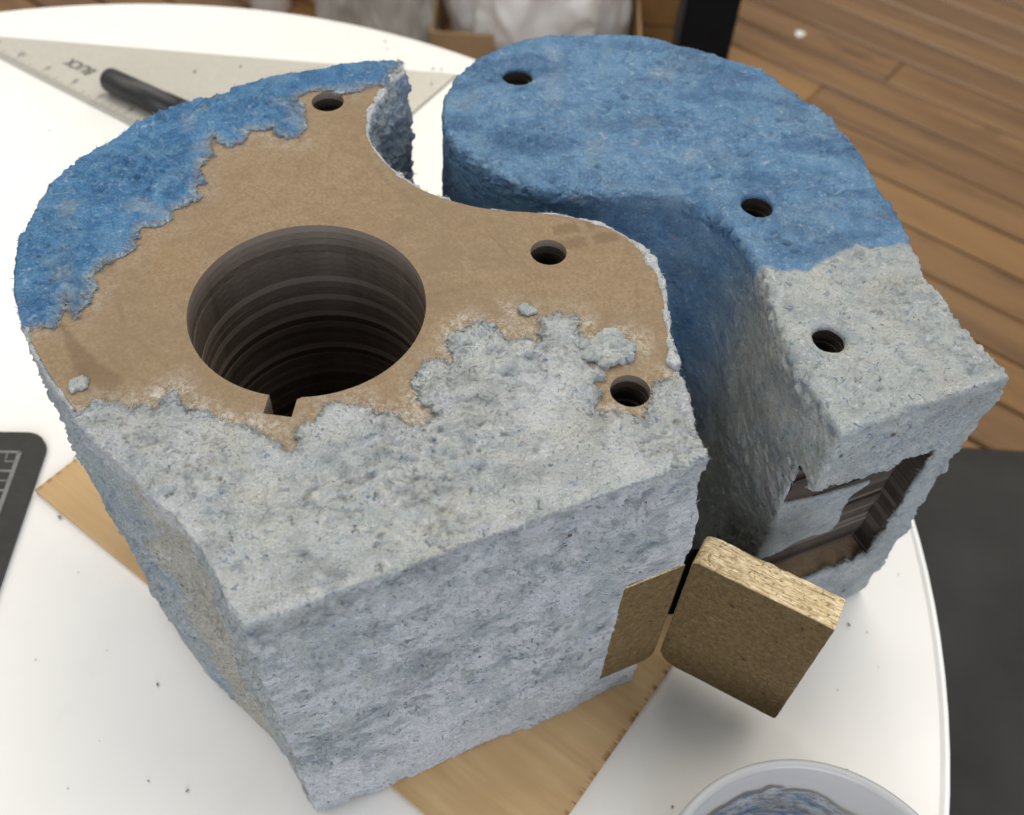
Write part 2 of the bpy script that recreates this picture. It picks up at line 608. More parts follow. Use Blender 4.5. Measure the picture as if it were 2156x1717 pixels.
def mat_film(name, col, alpha_mix, rough):
    t = NT(name)
    out = t.t.nodes['Material Output']
    tr = t.n('ShaderNodeBsdfTransparent')
    tl = t.n('ShaderNodeBsdfTranslucent'); tl.inputs[0].default_value = (*col, 1)
    t.set(col, rough, None, .6)
    m1 = t.n('ShaderNodeMixShader'); m1.inputs[0].default_value = .35
    t.l(t.b.outputs[0], m1.inputs[1]); t.l(tl.outputs[0], m1.inputs[2])
    m2 = t.n('ShaderNodeMixShader'); m2.inputs[0].default_value = alpha_mix
    t.l(m1.outputs[0], m2.inputs[1]); t.l(tr.outputs[0], m2.inputs[2])
    t.l(m2.outputs[0], out.inputs[0])
    return t.m


BAGW = mat_film('white_bag_film', (.90, .88, .86), .06, .25)
BAGG = mat_film('clear_bag_film', (.52, .50, .46), .22, .25)
CUPM = mat_film('cup_plastic', (.56, .565, .57), .30, .15)


def mat_residue():
    t = NT('wet_pulp_residue')
    n = t.noise(150, 6, .75, vec=t.mp((.6, 1.3, 1.3)), dist=.3)
    c = t.ramp(n, [(.32, (.11, .115, .12)), (.45, (.34, .345, .35)), (.58, (.58, .585, .59))])
    n2 = t.noise(80, 6, .8, vec=t.mp((.6, 1, 1.6), loc=(.31, .7, .2)), dist=.2)
    c = t.mix(t.ramp(n2, [(.50, 0), (.60, .75)]), c, (.09, .20, .38))
    t.set(c, .9, t.bump(t.noise(420, 5, .75), 1.0, .003), .1)
    return t.m


RESID = mat_residue()

# ------------------------------------------------------------------ setting
FLOOR = -0.73
m = MB().box(-4.5, -2.5, FLOOR - .06, 5, 6.5, FLOOR - .022)
floor = m.build('floor', SUB)
tag(floor, kind='structure')
fa = math.radians(-35.3)
ft, fn = np.array([math.cos(fa), math.sin(fa)]), np.array([-math.sin(fa), math.cos(fa)])
PWID = .0925
pmeshes = {}


def plank_mesh(L):
    key = round(L, 1)
    if key not in pmeshes:
        h, w, b = key / 2 - .0008, PWID / 2 - .0028, .003
        mb = MB()
        lo = [(-h, -w), (h, -w), (h, w), (-h, w)]
        up = [(-h + b, -w + b), (h - b, -w + b), (h - b, w - b), (-h + b, w - b)]
        v = [(x, y, -.021) for x, y in lo] + [(x, y, -b) for x, y in lo] + [(x, y, 0) for x, y in up]
        f = [(3, 2, 1, 0)] + [(i, (i + 1) % 4, (i + 1) % 4 + 4, i + 4) for i in range(4)] + \
            [(i + 4, (i + 1) % 4 + 4, (i + 1) % 4 + 8, i + 8) for i in range(4)] + [(8, 9, 10, 11)]
        me = mesh('plank', v, f); me.materials.append(PLANK)
        pmeshes[key] = me
    return pmeshes[key]


prnd = random.Random(3)
for k in range(-12, 26):
    nn = 1.191 + PWID * (k + .5)
    t0 = -3.6 + prnd.random() * 1.2
    while t0 < 2.6:
        L = round(prnd.choice((1.6, 2.0, 2.4, 2.8)), 1)
        c = ft * (t0 + L / 2) + fn * nn
        o = bpy.data.objects.new('plank', plank_mesh(L))
        C.objects.link(o); o.parent = floor
        o.location = (c[0], c[1], FLOOR + prnd.uniform(-.0006, .0006))
        o.rotation_euler = (prnd.uniform(-.004, .004), 0, fa)
        t0 += L

# ------------------------------------------------------------------ round table
TC, TR = (-0.2328, 0.2317), 0.4277
tab = empty('round_table', (TC[0], TC[1], FLOOR), 'white round pedestal table with thin white edge band under the blue and grey forms', 'table')
MB().lathe([(0.0001, -.026), (TR - .0042, -.026), (TR - .0042, -.0006), (TR - .0048, 0), (.0001, 0)], *TC, 160).build('tabletop', TABLE, tab)
MB().lathe([(TR - .0041, -.0275), (TR - .0012, -.0275), (TR, -.0262), (TR, -.0016), (TR - .0009, -.0004), (TR - .0028, -.0004), (TR - .0030, -.0012), (TR - .0041, -.0012)], *TC, 160, True).build('edge_band', EDGEB, tab, True)
MB().lathe([(.0001, FLOOR + .02), (.05, FLOOR + .02), (.04, FLOOR + .05), (.036, -.05), (.09, -.03), (.09, -.0265), (.0001, -.0265)], *TC, 40).build('pedestal', POST, tab, True)
MB().lathe([(.0001, FLOOR + .001), (.26, FLOOR + .001), (.262, FLOOR + .01), (.24, FLOOR + .018), (.05, FLOOR + .03), (.0001, FLOOR + .03)], *TC, 60).build('base_plate', POST, tab, True)

# ------------------------------------------------------------------ plywood sheet under the front form
ub = np.array([math.cos(math.radians(-34.1)), math.sin(math.radians(-34.1))]); vb = np.array([-ub[1], ub[0]])
bc = np.array([-.2163, .2412])
LB, WB, TB = .277, .138, .0032
cc = bc + ub * LB / 2 + vb * WB / 2
me = mesh('plywood_board', *(lambda q: (q.v, q.f))(MB().hexa(
    [(-LB / 2, -WB / 2, 0.0004), (LB / 2, -WB / 2, 0.0004), (LB / 2, WB / 2, 0.0004), (-LB / 2, WB / 2, 0.0004)],
    [(-LB / 2, -WB / 2, TB), (LB / 2, -WB / 2, TB), (LB / 2, WB / 2, TB), (-LB / 2, WB / 2, TB)])))
me.materials.append(PLY)
ply = bpy.data.objects.new('plywood_board', me); C.objects.link(ply)
ply.location = (cc[0], cc[1], 0); ply.rotation_euler = (0, 0, math.radians(-34.1))
tag(ply, 'thin pale plywood sheet lying flat under the holed cardboard form', 'board')

# ------------------------------------------------------------------ pulp surfaces


def remesh(mb, voxel, smooth_it):
    me = bpy.data.meshes.new('tmp')
    me.from_pydata(mb.v, [], mb.f); me.update()
    o = bpy.data.objects.new('tmp', me); C.objects.link(o)
    r = o.modifiers.new('r', 'REMESH'); r.mode = 'VOXEL'; r.voxel_size = voxel; r.adaptivity = 0
    dg = bpy.context.evaluated_depsgraph_get()
    ev = o.evaluated_get(dg)
    em = ev.to_mesh()
    n = len(em.vertices)
    V = np.empty(n * 3, np.float32); em.vertices.foreach_get('co', V); V = V.reshape(-1, 3).astype(float)
    F = np.empty(len(em.loops), np.int32); em.loops.foreach_get('vertex_index', F)
    assert len(F) == 4 * len(em.polygons)
    F = F.reshape(-1, 4)
    ev.to_mesh_clear()
    bpy.data.objects.remove(o); bpy.data.meshes.remove(me)
    E = np.concatenate([F[:, [0, 1]], F[:, [1, 2]], F[:, [2, 3]], F[:, [3, 0]]])
    deg = np.bincount(E[:, 0], minlength=n) + np.bincount(E[:, 1], minlength=n)

    def lap(X):
        out = np.empty_like(X)
        for k in range(X.shape[1]):
            out[:, k] = (np.bincount(E[:, 0], X[E[:, 1], k], n) + np.bincount(E[:, 1], X[E[:, 0], k], n)) / np.maximum(deg, 1)
        return out
    for _ in range(smooth_it):
        V = V * .45 + lap(V) * .55
    return V, F, lap


def normals(V, F):
    a = V[F[:, 2]] - V[F[:, 0]]; b = V[F[:, 3]] - V[F[:, 1]]
    fn_ = np.cross(a, b)
    N = np.zeros_like(V)
    for k in range(3):
        for c in range(4):
            N[:, k] += np.bincount(F[:, c], fn_[:, k], len(V))
    return N / (np.linalg.norm(N, axis=1)[:, None] + 1e-15)


def pulp_relief(V, N, amp, seed):
    """lumps, torn flakes and pits of dried paper pulp"""
    P = V + np.c_[noise(V, 260, seed), noise(V, 260, seed + 1), noise(V, 260, seed + 2)] * .0020
    # flakes lie along the surface, so stretch the pattern a little
    Q = P * np.array([.80, 1.10, 1.25])
    rough = .25 + .95 * sstep(-.35, .30, noise(Q, 33, seed + 20) + .5 * noise(Q, 80, seed + 21))   # some patches pressed smooth
    d = noise(Q, 30, seed + 3) * .55 + noise(Q, 85, seed + 4) * .55
    d += rough * ((1 - np.abs(noise(Q, 190, seed + 5)) * 2.0) * .45 + noise(Q, 330, seed + 6) * .75 + noise(Q, 560, seed + 9) * .50)
    pit = noise(Q, 310, seed + 7)
    d -= rough * sstep(.55, .80, pit) * 1.5
    # overlapping torn flakes: steps in the surface
    for sc_, h_, sd_ in ((45, .55, 8), (95, .70, 12), (190, .70, 14)):
        fl = noise(Q, sc_, seed + sd_) + .35 * noise(Q, sc_ * 3.1, seed + sd_ + 1)
        d += (sstep(.08, .13, fl) + .5 * sstep(-.30, -.25, fl) - .5) * h_ * (.4 + .6 * rough)
    return d * amp


def add_tint(me, T):
    a = me.color_attributes.new('tint', 'FLOAT_COLOR', 'POINT')
    A = np.clip(T, 0, 1).astype(np.float32)
    a.data.foreach_set('color', A.ravel())


def np_mesh(name, V, F):
    me = bpy.data.meshes.new(name)
    me.vertices.add(len(V)); me.vertices.foreach_set('co', V.astype(np.float32).ravel())
    k = F.shape[1]
    me.loops.add(len(F) * k); me.loops.foreach_set('vertex_index', F.astype(np.int32).ravel())
    me.polygons.add(len(F)); me.polygons.foreach_set('loop_start', np.arange(0, len(F) * k, k, dtype=np.int32))
    me.update(calc_edges=True)
    me.polygons.foreach_set('use_smooth', np.ones(len(F), bool))
    return me


def sub_mesh(name, V, F, T, keep):
    f = F[keep]
    u, inv = np.unique(f.ravel(), return_inverse=True)
    me = np_mesh(name, V[u], inv.reshape(-1, 4))
    add_tint(me, T[u])
    return me


def fibres(name, V, N, T, pick, count, lmin, lmax, parent, seed, lean=(.25, 1.0), wide=1.0):
    """fine paper hairs standing off the pulp"""
    g = np.random.default_rng(seed)
    idx = g.choice(np.flatnonzero(pick), count)
    B, Nn = V[idx], N[idx]
    tang = g.normal(size=(count, 3)); tang -= (tang * Nn).sum(1)[:, None] * Nn
    tang /= np.linalg.norm(tang, axis=1)[:, None]
    L = g.uniform(lmin, lmax, count) * g.uniform(.4, 1, count)
    up = g.uniform(lean[0], lean[1], count)
    d1 = Nn * up[:, None] + tang * .7; d1 /= np.linalg.norm(d1, axis=1)[:, None]
    d2 = d1 + tang * g.uniform(-.2, .9, count)[:, None] + g.normal(size=(count, 3)) * .35
    d2 /= np.linalg.norm(d2, axis=1)[:, None]
    side = np.cross(d1, g.normal(size=(count, 3))); side /= np.linalg.norm(side, axis=1)[:, None]
    oth = np.cross(d1, side)
    w = (g.uniform(.00006, .00013, count) * wide)[:, None]
    p0, p1 = B - Nn * .0003, B + d1 * (L * .5)[:, None]
    p2 = p1 + d2 * (L * .5)[:, None]
    ring = [side, -side * .5 + oth * .87, -side * .5 - oth * .87]
    VV = np.stack([p0 + r * w for r in ring] + [p1 + r * w * .8 for r in ring] + [p2], 1)
    tri = []
    for k in range(3):
        k2 = (k + 1) % 3
        tri += [(k, k2, k2 + 3), (k, k2 + 3, k + 3), (k + 3, k2 + 3, 6)]
    FF = (np.arange(count)[:, None, None] * 7 + np.array(tri)[None]).reshape(-1, 3)
    me = np_mesh(name, VV.reshape(-1, 3), FF)
    TT = T[idx].copy(); TT[:, 2] = np.clip(TT[:, 2] + g.uniform(0, .45, count), 0, 1)
    add_tint(me, np.repeat(TT, 7, 0))
    return tag(link(name, me, PULP, parent), kind='stuff')


def wall(mb, P, thick, z0, z1f, cut=None, base=None):
    """union of short wall pieces along a ccw outline; cut(p) -> (za, zb) leaves an opening"""
    n = len(P)
    t = np.roll(P, -1, 0) - np.roll(P, 1, 0)
    t /= np.linalg.norm(t, axis=1)[:, None]
    nin = np.c_[-t[:, 1], t[:, 0]]
    X = np.c_[P, np.zeros(n)]
    top = z1f(P)
    for i in range(n):
        j = (i + 1) % n
        d = (P[j] - P[i]); d = d / (np.linalg.norm(d) + 1e-12) * .0005
        a, b = P[i] - d, P[j] + d
        ai, bi = P[i] + nin[i] * thick - d, P[j] + nin[j] * thick + d
        q = [a, b, bi, ai]
        spans = [(z0, top[i])]
        if cut is not None:
            c = cut(P[i], i)
            if c is not None:
                spans = [(z0, c[0]), (c[1], top[i])]
        for s0, s1 in spans:
            if s1 - s0 > .001:
                mb.hexa([(p[0], p[1], s0) for p in q], [(p[0], p[1], s1) for p in q])


def circle(c, r, n=40, rag=0, seed=0):
    a = np.linspace(0, 2 * np.pi, n, endpoint=False)
    rr = np.full(n, r)
    if rag: rr = r + noise(np.c_[np.cos(a) * 2.6, np.sin(a) * 2.6, np.full(n, seed * 1.7 + .4)], 1.0, seed) * rag
    return np.c_[c[0] + rr * np.cos(a), c[1] + rr * np.sin(a)]


def layer_mesh(name, outer, holes, th, allchar=True, bolts=(), edge=None):
    mb = MB().prism(outer, holes, flat(0), flat(th))
    me = mesh(name, mb.v, mb.f)
    me.materials.append(CARD); me.materials.append(edge or CHAR); me.materials.append(BORE)
    for p in me.polygons:
        k = 0 if abs(p.normal.z) > .5 and not allchar else 1
        if abs(p.normal.z) < .5 and any(math.hypot(p.center.x - b[0], p.center.y - b[1]) < RB + .002 for b in bolts): k = 2  # bolt hole walls: shade painted in with the darkest copy
        p.material_index = k
    return me


RB = .0062                       # bolt hole radius
# ================================================================== form with the big hole
Z0A, ZT = .0036, .1630          # underside and top of the stacked cardboard
TOPZ = .1650
pix1 = [(833,121),(785,123),(741,128),(688,141),(595,154),(529,170),(463,190),(397,212),(353,225),(309,247),(247,282),(190,317),(132,366),(101,397),(75,436),(57,475),(44,508),(37,543),(33,592),(32,627),(35,671),(44,703),(70,752),(101,803),(145,862),(182,906),(229,959),(275,1007),(318,1048),(361,1085),(401,1126),(438,1180),(477,1255),(515,1316),(1490,962),(1466,892),(1445,845),(1430,768),(1416,690),(1410,632),(1406,593),(1392,555),(1369,520),(1340,493),(1313,475),(1262,455),(1204,441),(1150,434),(1095,430),(1041,429),(992,420),(952,408),(914,396),(884,384),(849,362),(811,326),(789,302),(773,273),(779,238),(794,200),(816,172),(838,150),(855,137),(846,124)]
rawA = un(pix1, TOPZ)
iFL, iFR, iT1, iT2 = 33, 34, 62, 63
PA = outline(rawA, [iFL, iFR, iT1, iT2], it=50)
PA = ccw(PA)
FLc, FRc = rawA[iFL], rawA[iFR]
fdir = (FRc - FLc) / np.linalg.norm(FRc - FLc)      # along the front face
fnrm = np.array([fdir[1], -fdir[0]])                # outwards, towards the viewer
cenA = PA.mean(0)
formA = empty('holed_pulp_form', (cenA[0], cenA[1], Z0A), 'cardboard and pulp form with one big round hole, blue crescent and grey front', 'sculpture')

bigp = un(z4([(895,650),(1000,390),(1200,270),(1480,213),(1750,260),(1950,400),(2035,610),(2015,710),(1900,880),(1640,1010),(1070,920),(930,800)]), ZT)
Aq = np.c_[2 * bigp, np.ones(len(bigp))]
sol = np.linalg.lstsq(Aq, (bigp ** 2).sum(1), rcond=None)[0]
hc = sol[:2]; hr = math.sqrt(sol[2] + hc @ hc)
notch = un(z4([(1285,1022),(1255,1112),(1392,1130),(1418,1045)]), ZT)


def big_hole(dr):
    c = circle(hc, hr + dr, 96)
    ang = np.arctan2(c[:, 1] - hc[1], c[:, 0] - hc[0])
    an = np.arctan2(notch[[0, 3], 1] - hc[1], notch[[0, 3], 0] - hc[0])
    lo, hi = an.min(), an.max()
    keep = ~((ang > lo) & (ang < hi))
    idx = np.flatnonzero(keep)
    # start right after the gap so that the notch closes the loop
    start = next(i for i in idx if not keep[(i - 1) % 96])
    seq = [i % 96 for i in range(start, start + 96) if keep[i % 96]]
    body = c[seq]
    nl = notch[[3, 2, 1, 0]]
    if np.linalg.norm(body[-1] - nl[0]) > np.linalg.norm(body[-1] - nl[-1]): nl = nl[::-1]
    return np.concatenate([body, nl])


boltA = [un([p], ZT)[0] for p in ((690, 214), (1155, 531), (1327, 823))]
# fibreboard inset in the front face
IN0, IN1, INZ0, INZ1, INT = .1168, .1410, .0215, .0975, .012


def frontAB(p):
    q = p - FLc
    return q @ fdir, -(q @ fnrm)          # distance along the face, depth behind it


cardA = inset(PA, .0015)
la = []
for dr in (-.00025, -.0001, .0001, .00025):
    la.append(layer_mesh('cardboard_layer', cardA, [big_hole(dr)] + [circle(b, RB + dr * 1.4, 28) for b in boltA], .00292, bolts=boltA))
# the same sheets with a corner cut out for the inset
sA = np.array([frontAB(p) for p in cardA])
cutpoly = []
C0 = FLc + fdir * (IN0 - .0005) - fnrm * .0005
inm = (sA[:, 0] > IN0 - .0005) & (sA[:, 1] < INT + .0008)
idx = np.flatnonzero(inm)
# contiguous run of points to be replaced by the notch
n_ = len(cardA)
start = next(i for i in idx if not inm[(i - 1) % n_]); run = [i % n_ for i in range(start, start + len(idx))]
first, last = cardA[run[0]], cardA[run[-1]]
sf, sl = sA[run[0]], sA[run[-1]]
corner = FLc + fdir * (IN0 - .0005) - fnrm * (INT + .0008)
rest = [cardA[(run[-1] + 1 + i) % n_] for i in range(n_ - len(run))]
a_in = FLc + fdir * (IN0 - .0005) - fnrm * .0015
b_in = FLc + fdir * sl[0] - fnrm * (INT + .0008)
notched = np.array(rest + [a_in, corner, b_in]) if sf[0] < sl[0] else np.array(rest + [b_in, corner, a_in])
ln = [layer_mesh('cardboard_layer', notched, [big_hole(dr)] + [circle(b, RB + dr * .6, 28) for b in boltA], .00292, bolts=boltA) for dr in (-.0002, .0002)]


def top_sheet_mesh():
    from mathutils.geometry import delaunay_2d_cdt
    loops = [ccw(cardA), big_hole(0)[::1]] + [circle(b, RB, 28) for b in boltA]
    pts = []; edges = []
    for l in loops:
        k0 = len(pts)
        pts += [Vector((float(p[0]), float(p[1]))) for p in l]
        edges += [(k0 + i, k0 + (i + 1) % len(l)) for i in range(len(l))]
    lo, hi = cardA.min(0), cardA.max(0)
    gx, gy = np.meshgrid(np.arange(lo[0], hi[0], .0011), np.arange(lo[1], hi[1], .0011))
    G = np.c_[gx.ravel(), gy.ravel()]
    ok = inside(G, inset(PA, .0022))
    ok &= ~inside(G, big_hole(.0004))
    for b in boltA: ok &= np.hypot(*(G - b).T) > RB + .0004
    pts += [Vector((float(p[0]), float(p[1]))) for p in G[ok]]
    vs, es, fs, *_ = delaunay_2d_cdt(pts, edges, [], 0, 1e-7)
    X = np.array([(v.x, v.y) for v in vs]); Ff = []
    cen = np.array([X[list(t_)].mean(0) for t_ in fs])
    ok = inside(cen, ccw(cardA)) & ~inside(cen, big_hole(0))
    for b in boltA: ok &= ~inside(cen, circle(b, RB, 28))
    n0 = len(X)
    V_ = np.concatenate([np.c_[X, np.full(n0, .00292)]])
    Ff = []
    for t_, k in zip(fs, ok):
        if not k: continue
        t_ = list(t_)
        a, b, c = X[t_[0]], X[t_[1]], X[t_[2]]
        if (b[0] - a[0]) * (c[1] - a[1]) - (c[0] - a[0]) * (b[1] - a[1]) < 0: t_ = t_[::-1]
        Ff.append(tuple(t_))
    nt = len(Ff)
    V_ = list(map(tuple, V_))
    for li, l in enumerate(loops):
        k0 = len(V_); m_ = len(l)
        l = ccw(l) if li == 0 else ccw(l)[::-1]
        V_ += [(p[0], p[1], .00292) for p in l] + [(p[0], p[1], 0) for p in l]
        Ff += [(k0 + i, k0 + m_ + i, k0 + m_ + (i + 1) % m_, k0 + (i + 1) % m_) for i in range(m_)]
    me = mesh('cardboard_layer', V_, Ff)
    me.materials.append(CARD); me.materials.append(CHAR)
    for i, p in enumerate(me.polygons): p.material_index = 0 if i < nt else 1
    # smears of dried pulp next to the torn borders; darker print round a tape cross
    A = np.array(V_)[:, :2]
    dg_ = np.full(len(A), 9.0)
    for I_ in (Ig, Ib[: len(Ib)], flake1, flake2):
        for k in range(0, len(A), 4000):
            dg_[k:k + 4000] = np.minimum(dg_[k:k + 4000], np.sqrt(((A[k:k + 4000, None] - I_[None, ::2]) ** 2).sum(2)).min(1))
    X3 = np.c_[A, np.zeros(len(A))]
    sm = (1 - sstep(.001, .011, dg_ + .004 * noise(X3, 70, 71))) * (.35 + .65 * sstep(-.2, .3, noise(X3, 45, 72)))
    nb_ = np.sqrt(((A[:, None] - Ib[None, ::6]) ** 2).sum(2)).min(1)
    sm *= np.where(nb_ < .012, .35, 1)
    xc = un(z5([(975, 285)]), ZT)[0]
    q = A - xc
    ca, sa = math.cos(-.35), math.sin(-.35)
    qx, qy = q[:, 0] * ca - q[:, 1] * sa, q[:, 0] * sa + q[:, 1] * ca
    st = ((np.abs(qx) < .0105) & (np.abs(qy) < .0062) & (np.abs(qx) > .0014) & (np.abs(qy) > .0014)) * .32
    # drip stain
    dl = un(z4([(300, 690), (330, 760), (400, 850), (420, 900), (520, 960)]), ZT)
    dd = np.sqrt(((A[:, None] - resample(dl, .001)[None]) ** 2).sum(2)).min(1)
    wd = .0012 + .004 * sstep(dl[0][1], dl[-1][1], A[:, 1])
    st = np.maximum(st, (1 - sstep(.5, 1.0, dd / wd)) * .35)
    # faint rubbed curves
    for pl, wd_, k_ in ((z1([(1430, 760), (1420, 850), (1380, 950), (1250, 1010), (1100, 1060), (960, 1120)]), .0011, .22), (z1([(1590, 650), (1572, 780), (1590, 900)]), .0009, .18),
                        (z1([(1690, 640), (1760, 740), (1830, 850), (1990, 970)]), .0014, .2), (z4([(560, 560), (590, 700), (700, 800), (860, 940)]), .0011, .2),
                        (z5([(1220, 380), (1250, 600), (1260, 760)]), .0009, .15), (z5([(480, 350), (540, 360), (530, 420), (440, 430)]), .0009, .18), (z5([(130, 620), (240, 600), (400, 560)]), .0016, .22)):
        L_ = resample(un(pl, ZT), .0015)
        dd = np.full(len(A), 9.0)
        for k in range(0, len(A), 8000): dd[k:k + 8000] = np.sqrt(((A[k:k + 8000, None] - L_[None]) ** 2).sum(2)).min(1)
        st = np.maximum(st, (1 - sstep(.3, 1.0, dd / wd_)) * k_ * (.5 + .5 * sstep(-.3, .3, noise(X3, 90, 73))))
    for nm, val in (('smear', sm), ('stain', st)):
        a_ = me.attributes.new(nm, 'FLOAT', 'POINT'); a_.data.foreach_set('value', val.astype(np.float32))
    return me


NL = 53
TH = (ZT - Z0A) / NL
# ---- pulp on the first form
blue_in = z1([(1915,283),(1905,318),(1868,352),(1835,392),(1770,405),(1700,420),(1640,430),(1560,418),(1450,440),(1420,470),(1425,520),(1440,560),(1470,600),(1420,655),(1330,640),(1290,600),(1240,620),(1180,600),(1170,660),(1110,695),(1060,670),(1010,650),(1000,740),(950,760),(940,790),(955,850),(925,880),(955,940),(900,960),(820,1000),(825,1030),(760,1070),(690,1070)]) + \
    z4([(650,230),(655,262),(610,330),(560,370),(480,385),(470,430),(410,445),(440,490),(430,560),(390,600),(350,650),(335,610),(310,560),(285,600),(310,640),(240,680),(130,702)])
grey_in = z4([(385,1120),(400,1085),(480,1060),(560,1080),(600,1110),(680,1090),(740,1095),(770,1060),(830,1010),(880,1060),(900,1090),(980,1090),(1060,1150),(1150,1160),(1250,1210),(1280,1240),(1350,1240),(1370,1300),(1430,1300),(1430,1200),(1470,1150),(1550,1090),(1620,1060),(1700,1080),(1750,1090),(1860,1110),(1920,1140),(1990,1190),(2050,1140),(2130,1110),(2080,1075)]) + \
    z5([(95,1190),(75,1100),(80,1050),(100,1000),(170,960),(200,1000),(265,1020),(270,1060),(290,1020),(240,900),(250,850),(320,800),(400,762),(490,820),(560,890),(640,870),(740,872),(748,800),(742,740),(840,710),(930,740),(955,850),(970,888),(890,890),(930,920),(940,960),(990,1010),(1040,1010),(1075,1050),(1030,1110),(1025,1180),(1000,1220),(1050,1270),(1160,1250),(1240,1270),(1300,1330),(1330,1320),(1310,1230),(1350,1180),(1370,1110),(1420,1070)])
flake1 = un(z5([(975,880),(1070,815),(1200,840),(1190,880),(1245,915),(1210,940),(1215,980),(1080,1015),(1010,990),(970,950)]), ZT)
flake2 = un(z5([(605,700),(655,668),(712,720),(655,747)]), ZT)
flake3 = un(z4([(330,975),(380,938),(425,960),(410,1000),(350,1010)]), ZT)


def nearest(P, q): return int(np.argmin(((P - q) ** 2).sum(1)))


def region(inner_px, seed):
    """close a torn inner border with the stretch of outline between its two ends"""
    I = ragged(un(inner_px, ZT + .001), .0017, .0004, seed)
    a, b = nearest(PAi, I[0]), nearest(PAi, I[-1])
    n = len(PAi)
    f1 = [PAi[(b + i) % n] for i in range((a - b) % n + 1)]
    f2 = [PAi[(b - i) % n] for i in range((b - a) % n + 1)]
    return I, f1, f2


PAi = PA.copy()
Ib, f1, f2 = region(blue_in, 40)
pb = [np.concatenate([Ib, np.array(f)]) for f in (f1, f2)]
aim = un([(200, 430)], ZT)
POLY_B = pb[0] if inside(aim, pb[0])[0] else pb[1]
Ig, f1, f2 = region(grey_in, 60)
pg = [np.concatenate([Ig, np.array(f)]) for f in (f1, f2)]
aim = un([(850, 1080)], ZT)
POLY_G = pg[0] if inside(aim, pg[0])[0] and not inside(un([(300, 600)], ZT), pg[0])[0] else pg[1]

for k in range(NL):
    zc = Z0A + TH * k
    nt = zc + TH > INZ0 and zc < INZ1 + .001
    me = ln[k % 2] if nt else la[(k * 7 + k // 3) % 4]
    if k == NL - 1: me = top_sheet_mesh()
    o = bpy.data.objects.new('cardboard_layer', me)
    C.objects.link(o); o.parent = formA
    jx, jy = (0, 0) if k == NL - 1 else (prnd.uniform(-.0002, .0002), prnd.uniform(-.0002, .0002))
    o.location = (-cenA[0] + jx, -cenA[1] + jy, zc - Z0A)
    if k == NL - 1:
        topsheet = o
        tag(o, label='bare brown cardboard top sheet')

mb = MB()


def rimtop(P):
    X = np.c_[P, np.zeros(len(P))]
    return ZT - .0002 + .0007 * noise(X, 130, 5) + .0006 * noise(X, 420, 6)


def cutA(p, i):
    s, d = frontAB(p)
    if s > IN0 - .0003 and d < INT + .002:
        return INZ0 - .0010, INZ1 + .0006 + .0003 * math.sin(i * .9)
    return None


wall(mb, PA, .0021, Z0A + .0002, rimtop, cutA)


def slab_top(base, amp, seed):
    def f(A):
        X = np.c_[A, np.zeros(len(A))]
        return np.c_[A, base + amp * noise(X, 90, seed)]
    return f


mb.scan(POLY_B, flat(ZT - .0010), flat(ZT + .0019))
mb.scan(POLY_G, flat(ZT - .0010), flat(ZT + .0020))
for i, fl in enumerate((flake1, flake2, flake3)):
    mb.scan(ragged(fl, .0009, .0005, 80 + i, True), flat(ZT - .0010), flat(ZT + (.0021, .0013, .0010)[i]))
V, F, lap = remesh(mb, .00072, 1)
N = normals(V, F)
# flatten relief near the torn borders and inside
onwall = 1 - sstep(.5, .9, np.abs(N[:, 2]))
rel = pulp_relief(V, N, .00088, 100)
low = sstep(ZT - .004, ZT + .0006, V[:, 2])
inner = inside(V[:, :2], inset(PA, .0026))
rimd = np.full(len(V), 9.0)
PAc = PA[::2]
for k in range(0, len(V), 20000): rimd[k:k + 20000] = np.sqrt(((V[k:k + 20000, None, :2] - PAc[None]) ** 2).sum(2).min(1))
nearrim = (1 - sstep(.0015, .005, rimd)) * sstep(ZT - .005, ZT - .001, V[:, 2])
crn = np.min([np.hypot(*(V[:, :2] - c_).T) for c_ in (FLc, FRc)], 0)
rel = rel * np.where(onwall > .5, 1.10, 1.10) * (1 - .40 * np.maximum(nearrim, 1 - sstep(.002, .006, crn)))
rel = rel * (1 - .45 * onwall * (1 - sstep(.02, .06, V[:, 2] + .012 * noise(V, 30, 112))))
rel = np.where((V[:, 2] < ZT - .0004) & inner, 0, rel)
rel = np.clip(rel - .0003, -.0016, .0026)
# the coat thins towards its torn border
hi_ = np.flatnonzero(V[:, 2] > ZT - .0002)
dB = np.full(len(V), 1.0)
bord = np.concatenate([Ib[::3], Ig[::3]])
for k in range(0, len(hi_), 20000):
    q = hi_[k:k + 20000]
    dB[q] = np.sqrt(((V[q, None, :2] - bord[None]) ** 2).sum(2).min(1))
thin = .22 + .78 * sstep(.0, .0042, dB + .0034 * noise(V, 75, 111))
# soft swelling of the hand-laid coat
swell = (noise(V, 22, 301) * .0016 + noise(V, 45, 302) * .0007) * np.where(inner, .35, 1)
al0, de0 = (V[:, :2] - FLc) @ fdir, -((V[:, :2] - FLc) @ fnrm)
nearin = sstep(IN0 - .009, IN0 - .003, al0) * (1 - sstep(INZ1 + .003, INZ1 + .009, V[:, 2])) * (de0 < .006) * sstep(INZ0 - .009, INZ0 - .003, V[:, 2])
rel = rel * (1 - .85 * nearin); swell = swell * (1 - nearin)
V2 = V + N * (rel + swell)[:, None]
bulge = .0055 * np.exp(-((V[:, 2] - .108) / .030) ** 2) * sstep(.116, .134, al0) * (1 - sstep(.015, .05, de0))
V2[:, :2] += fdir[None] * bulge[:, None]
V2[hi_, 2] = ZT + (V2[hi_, 2] - ZT) * thin[hi_] + .00015
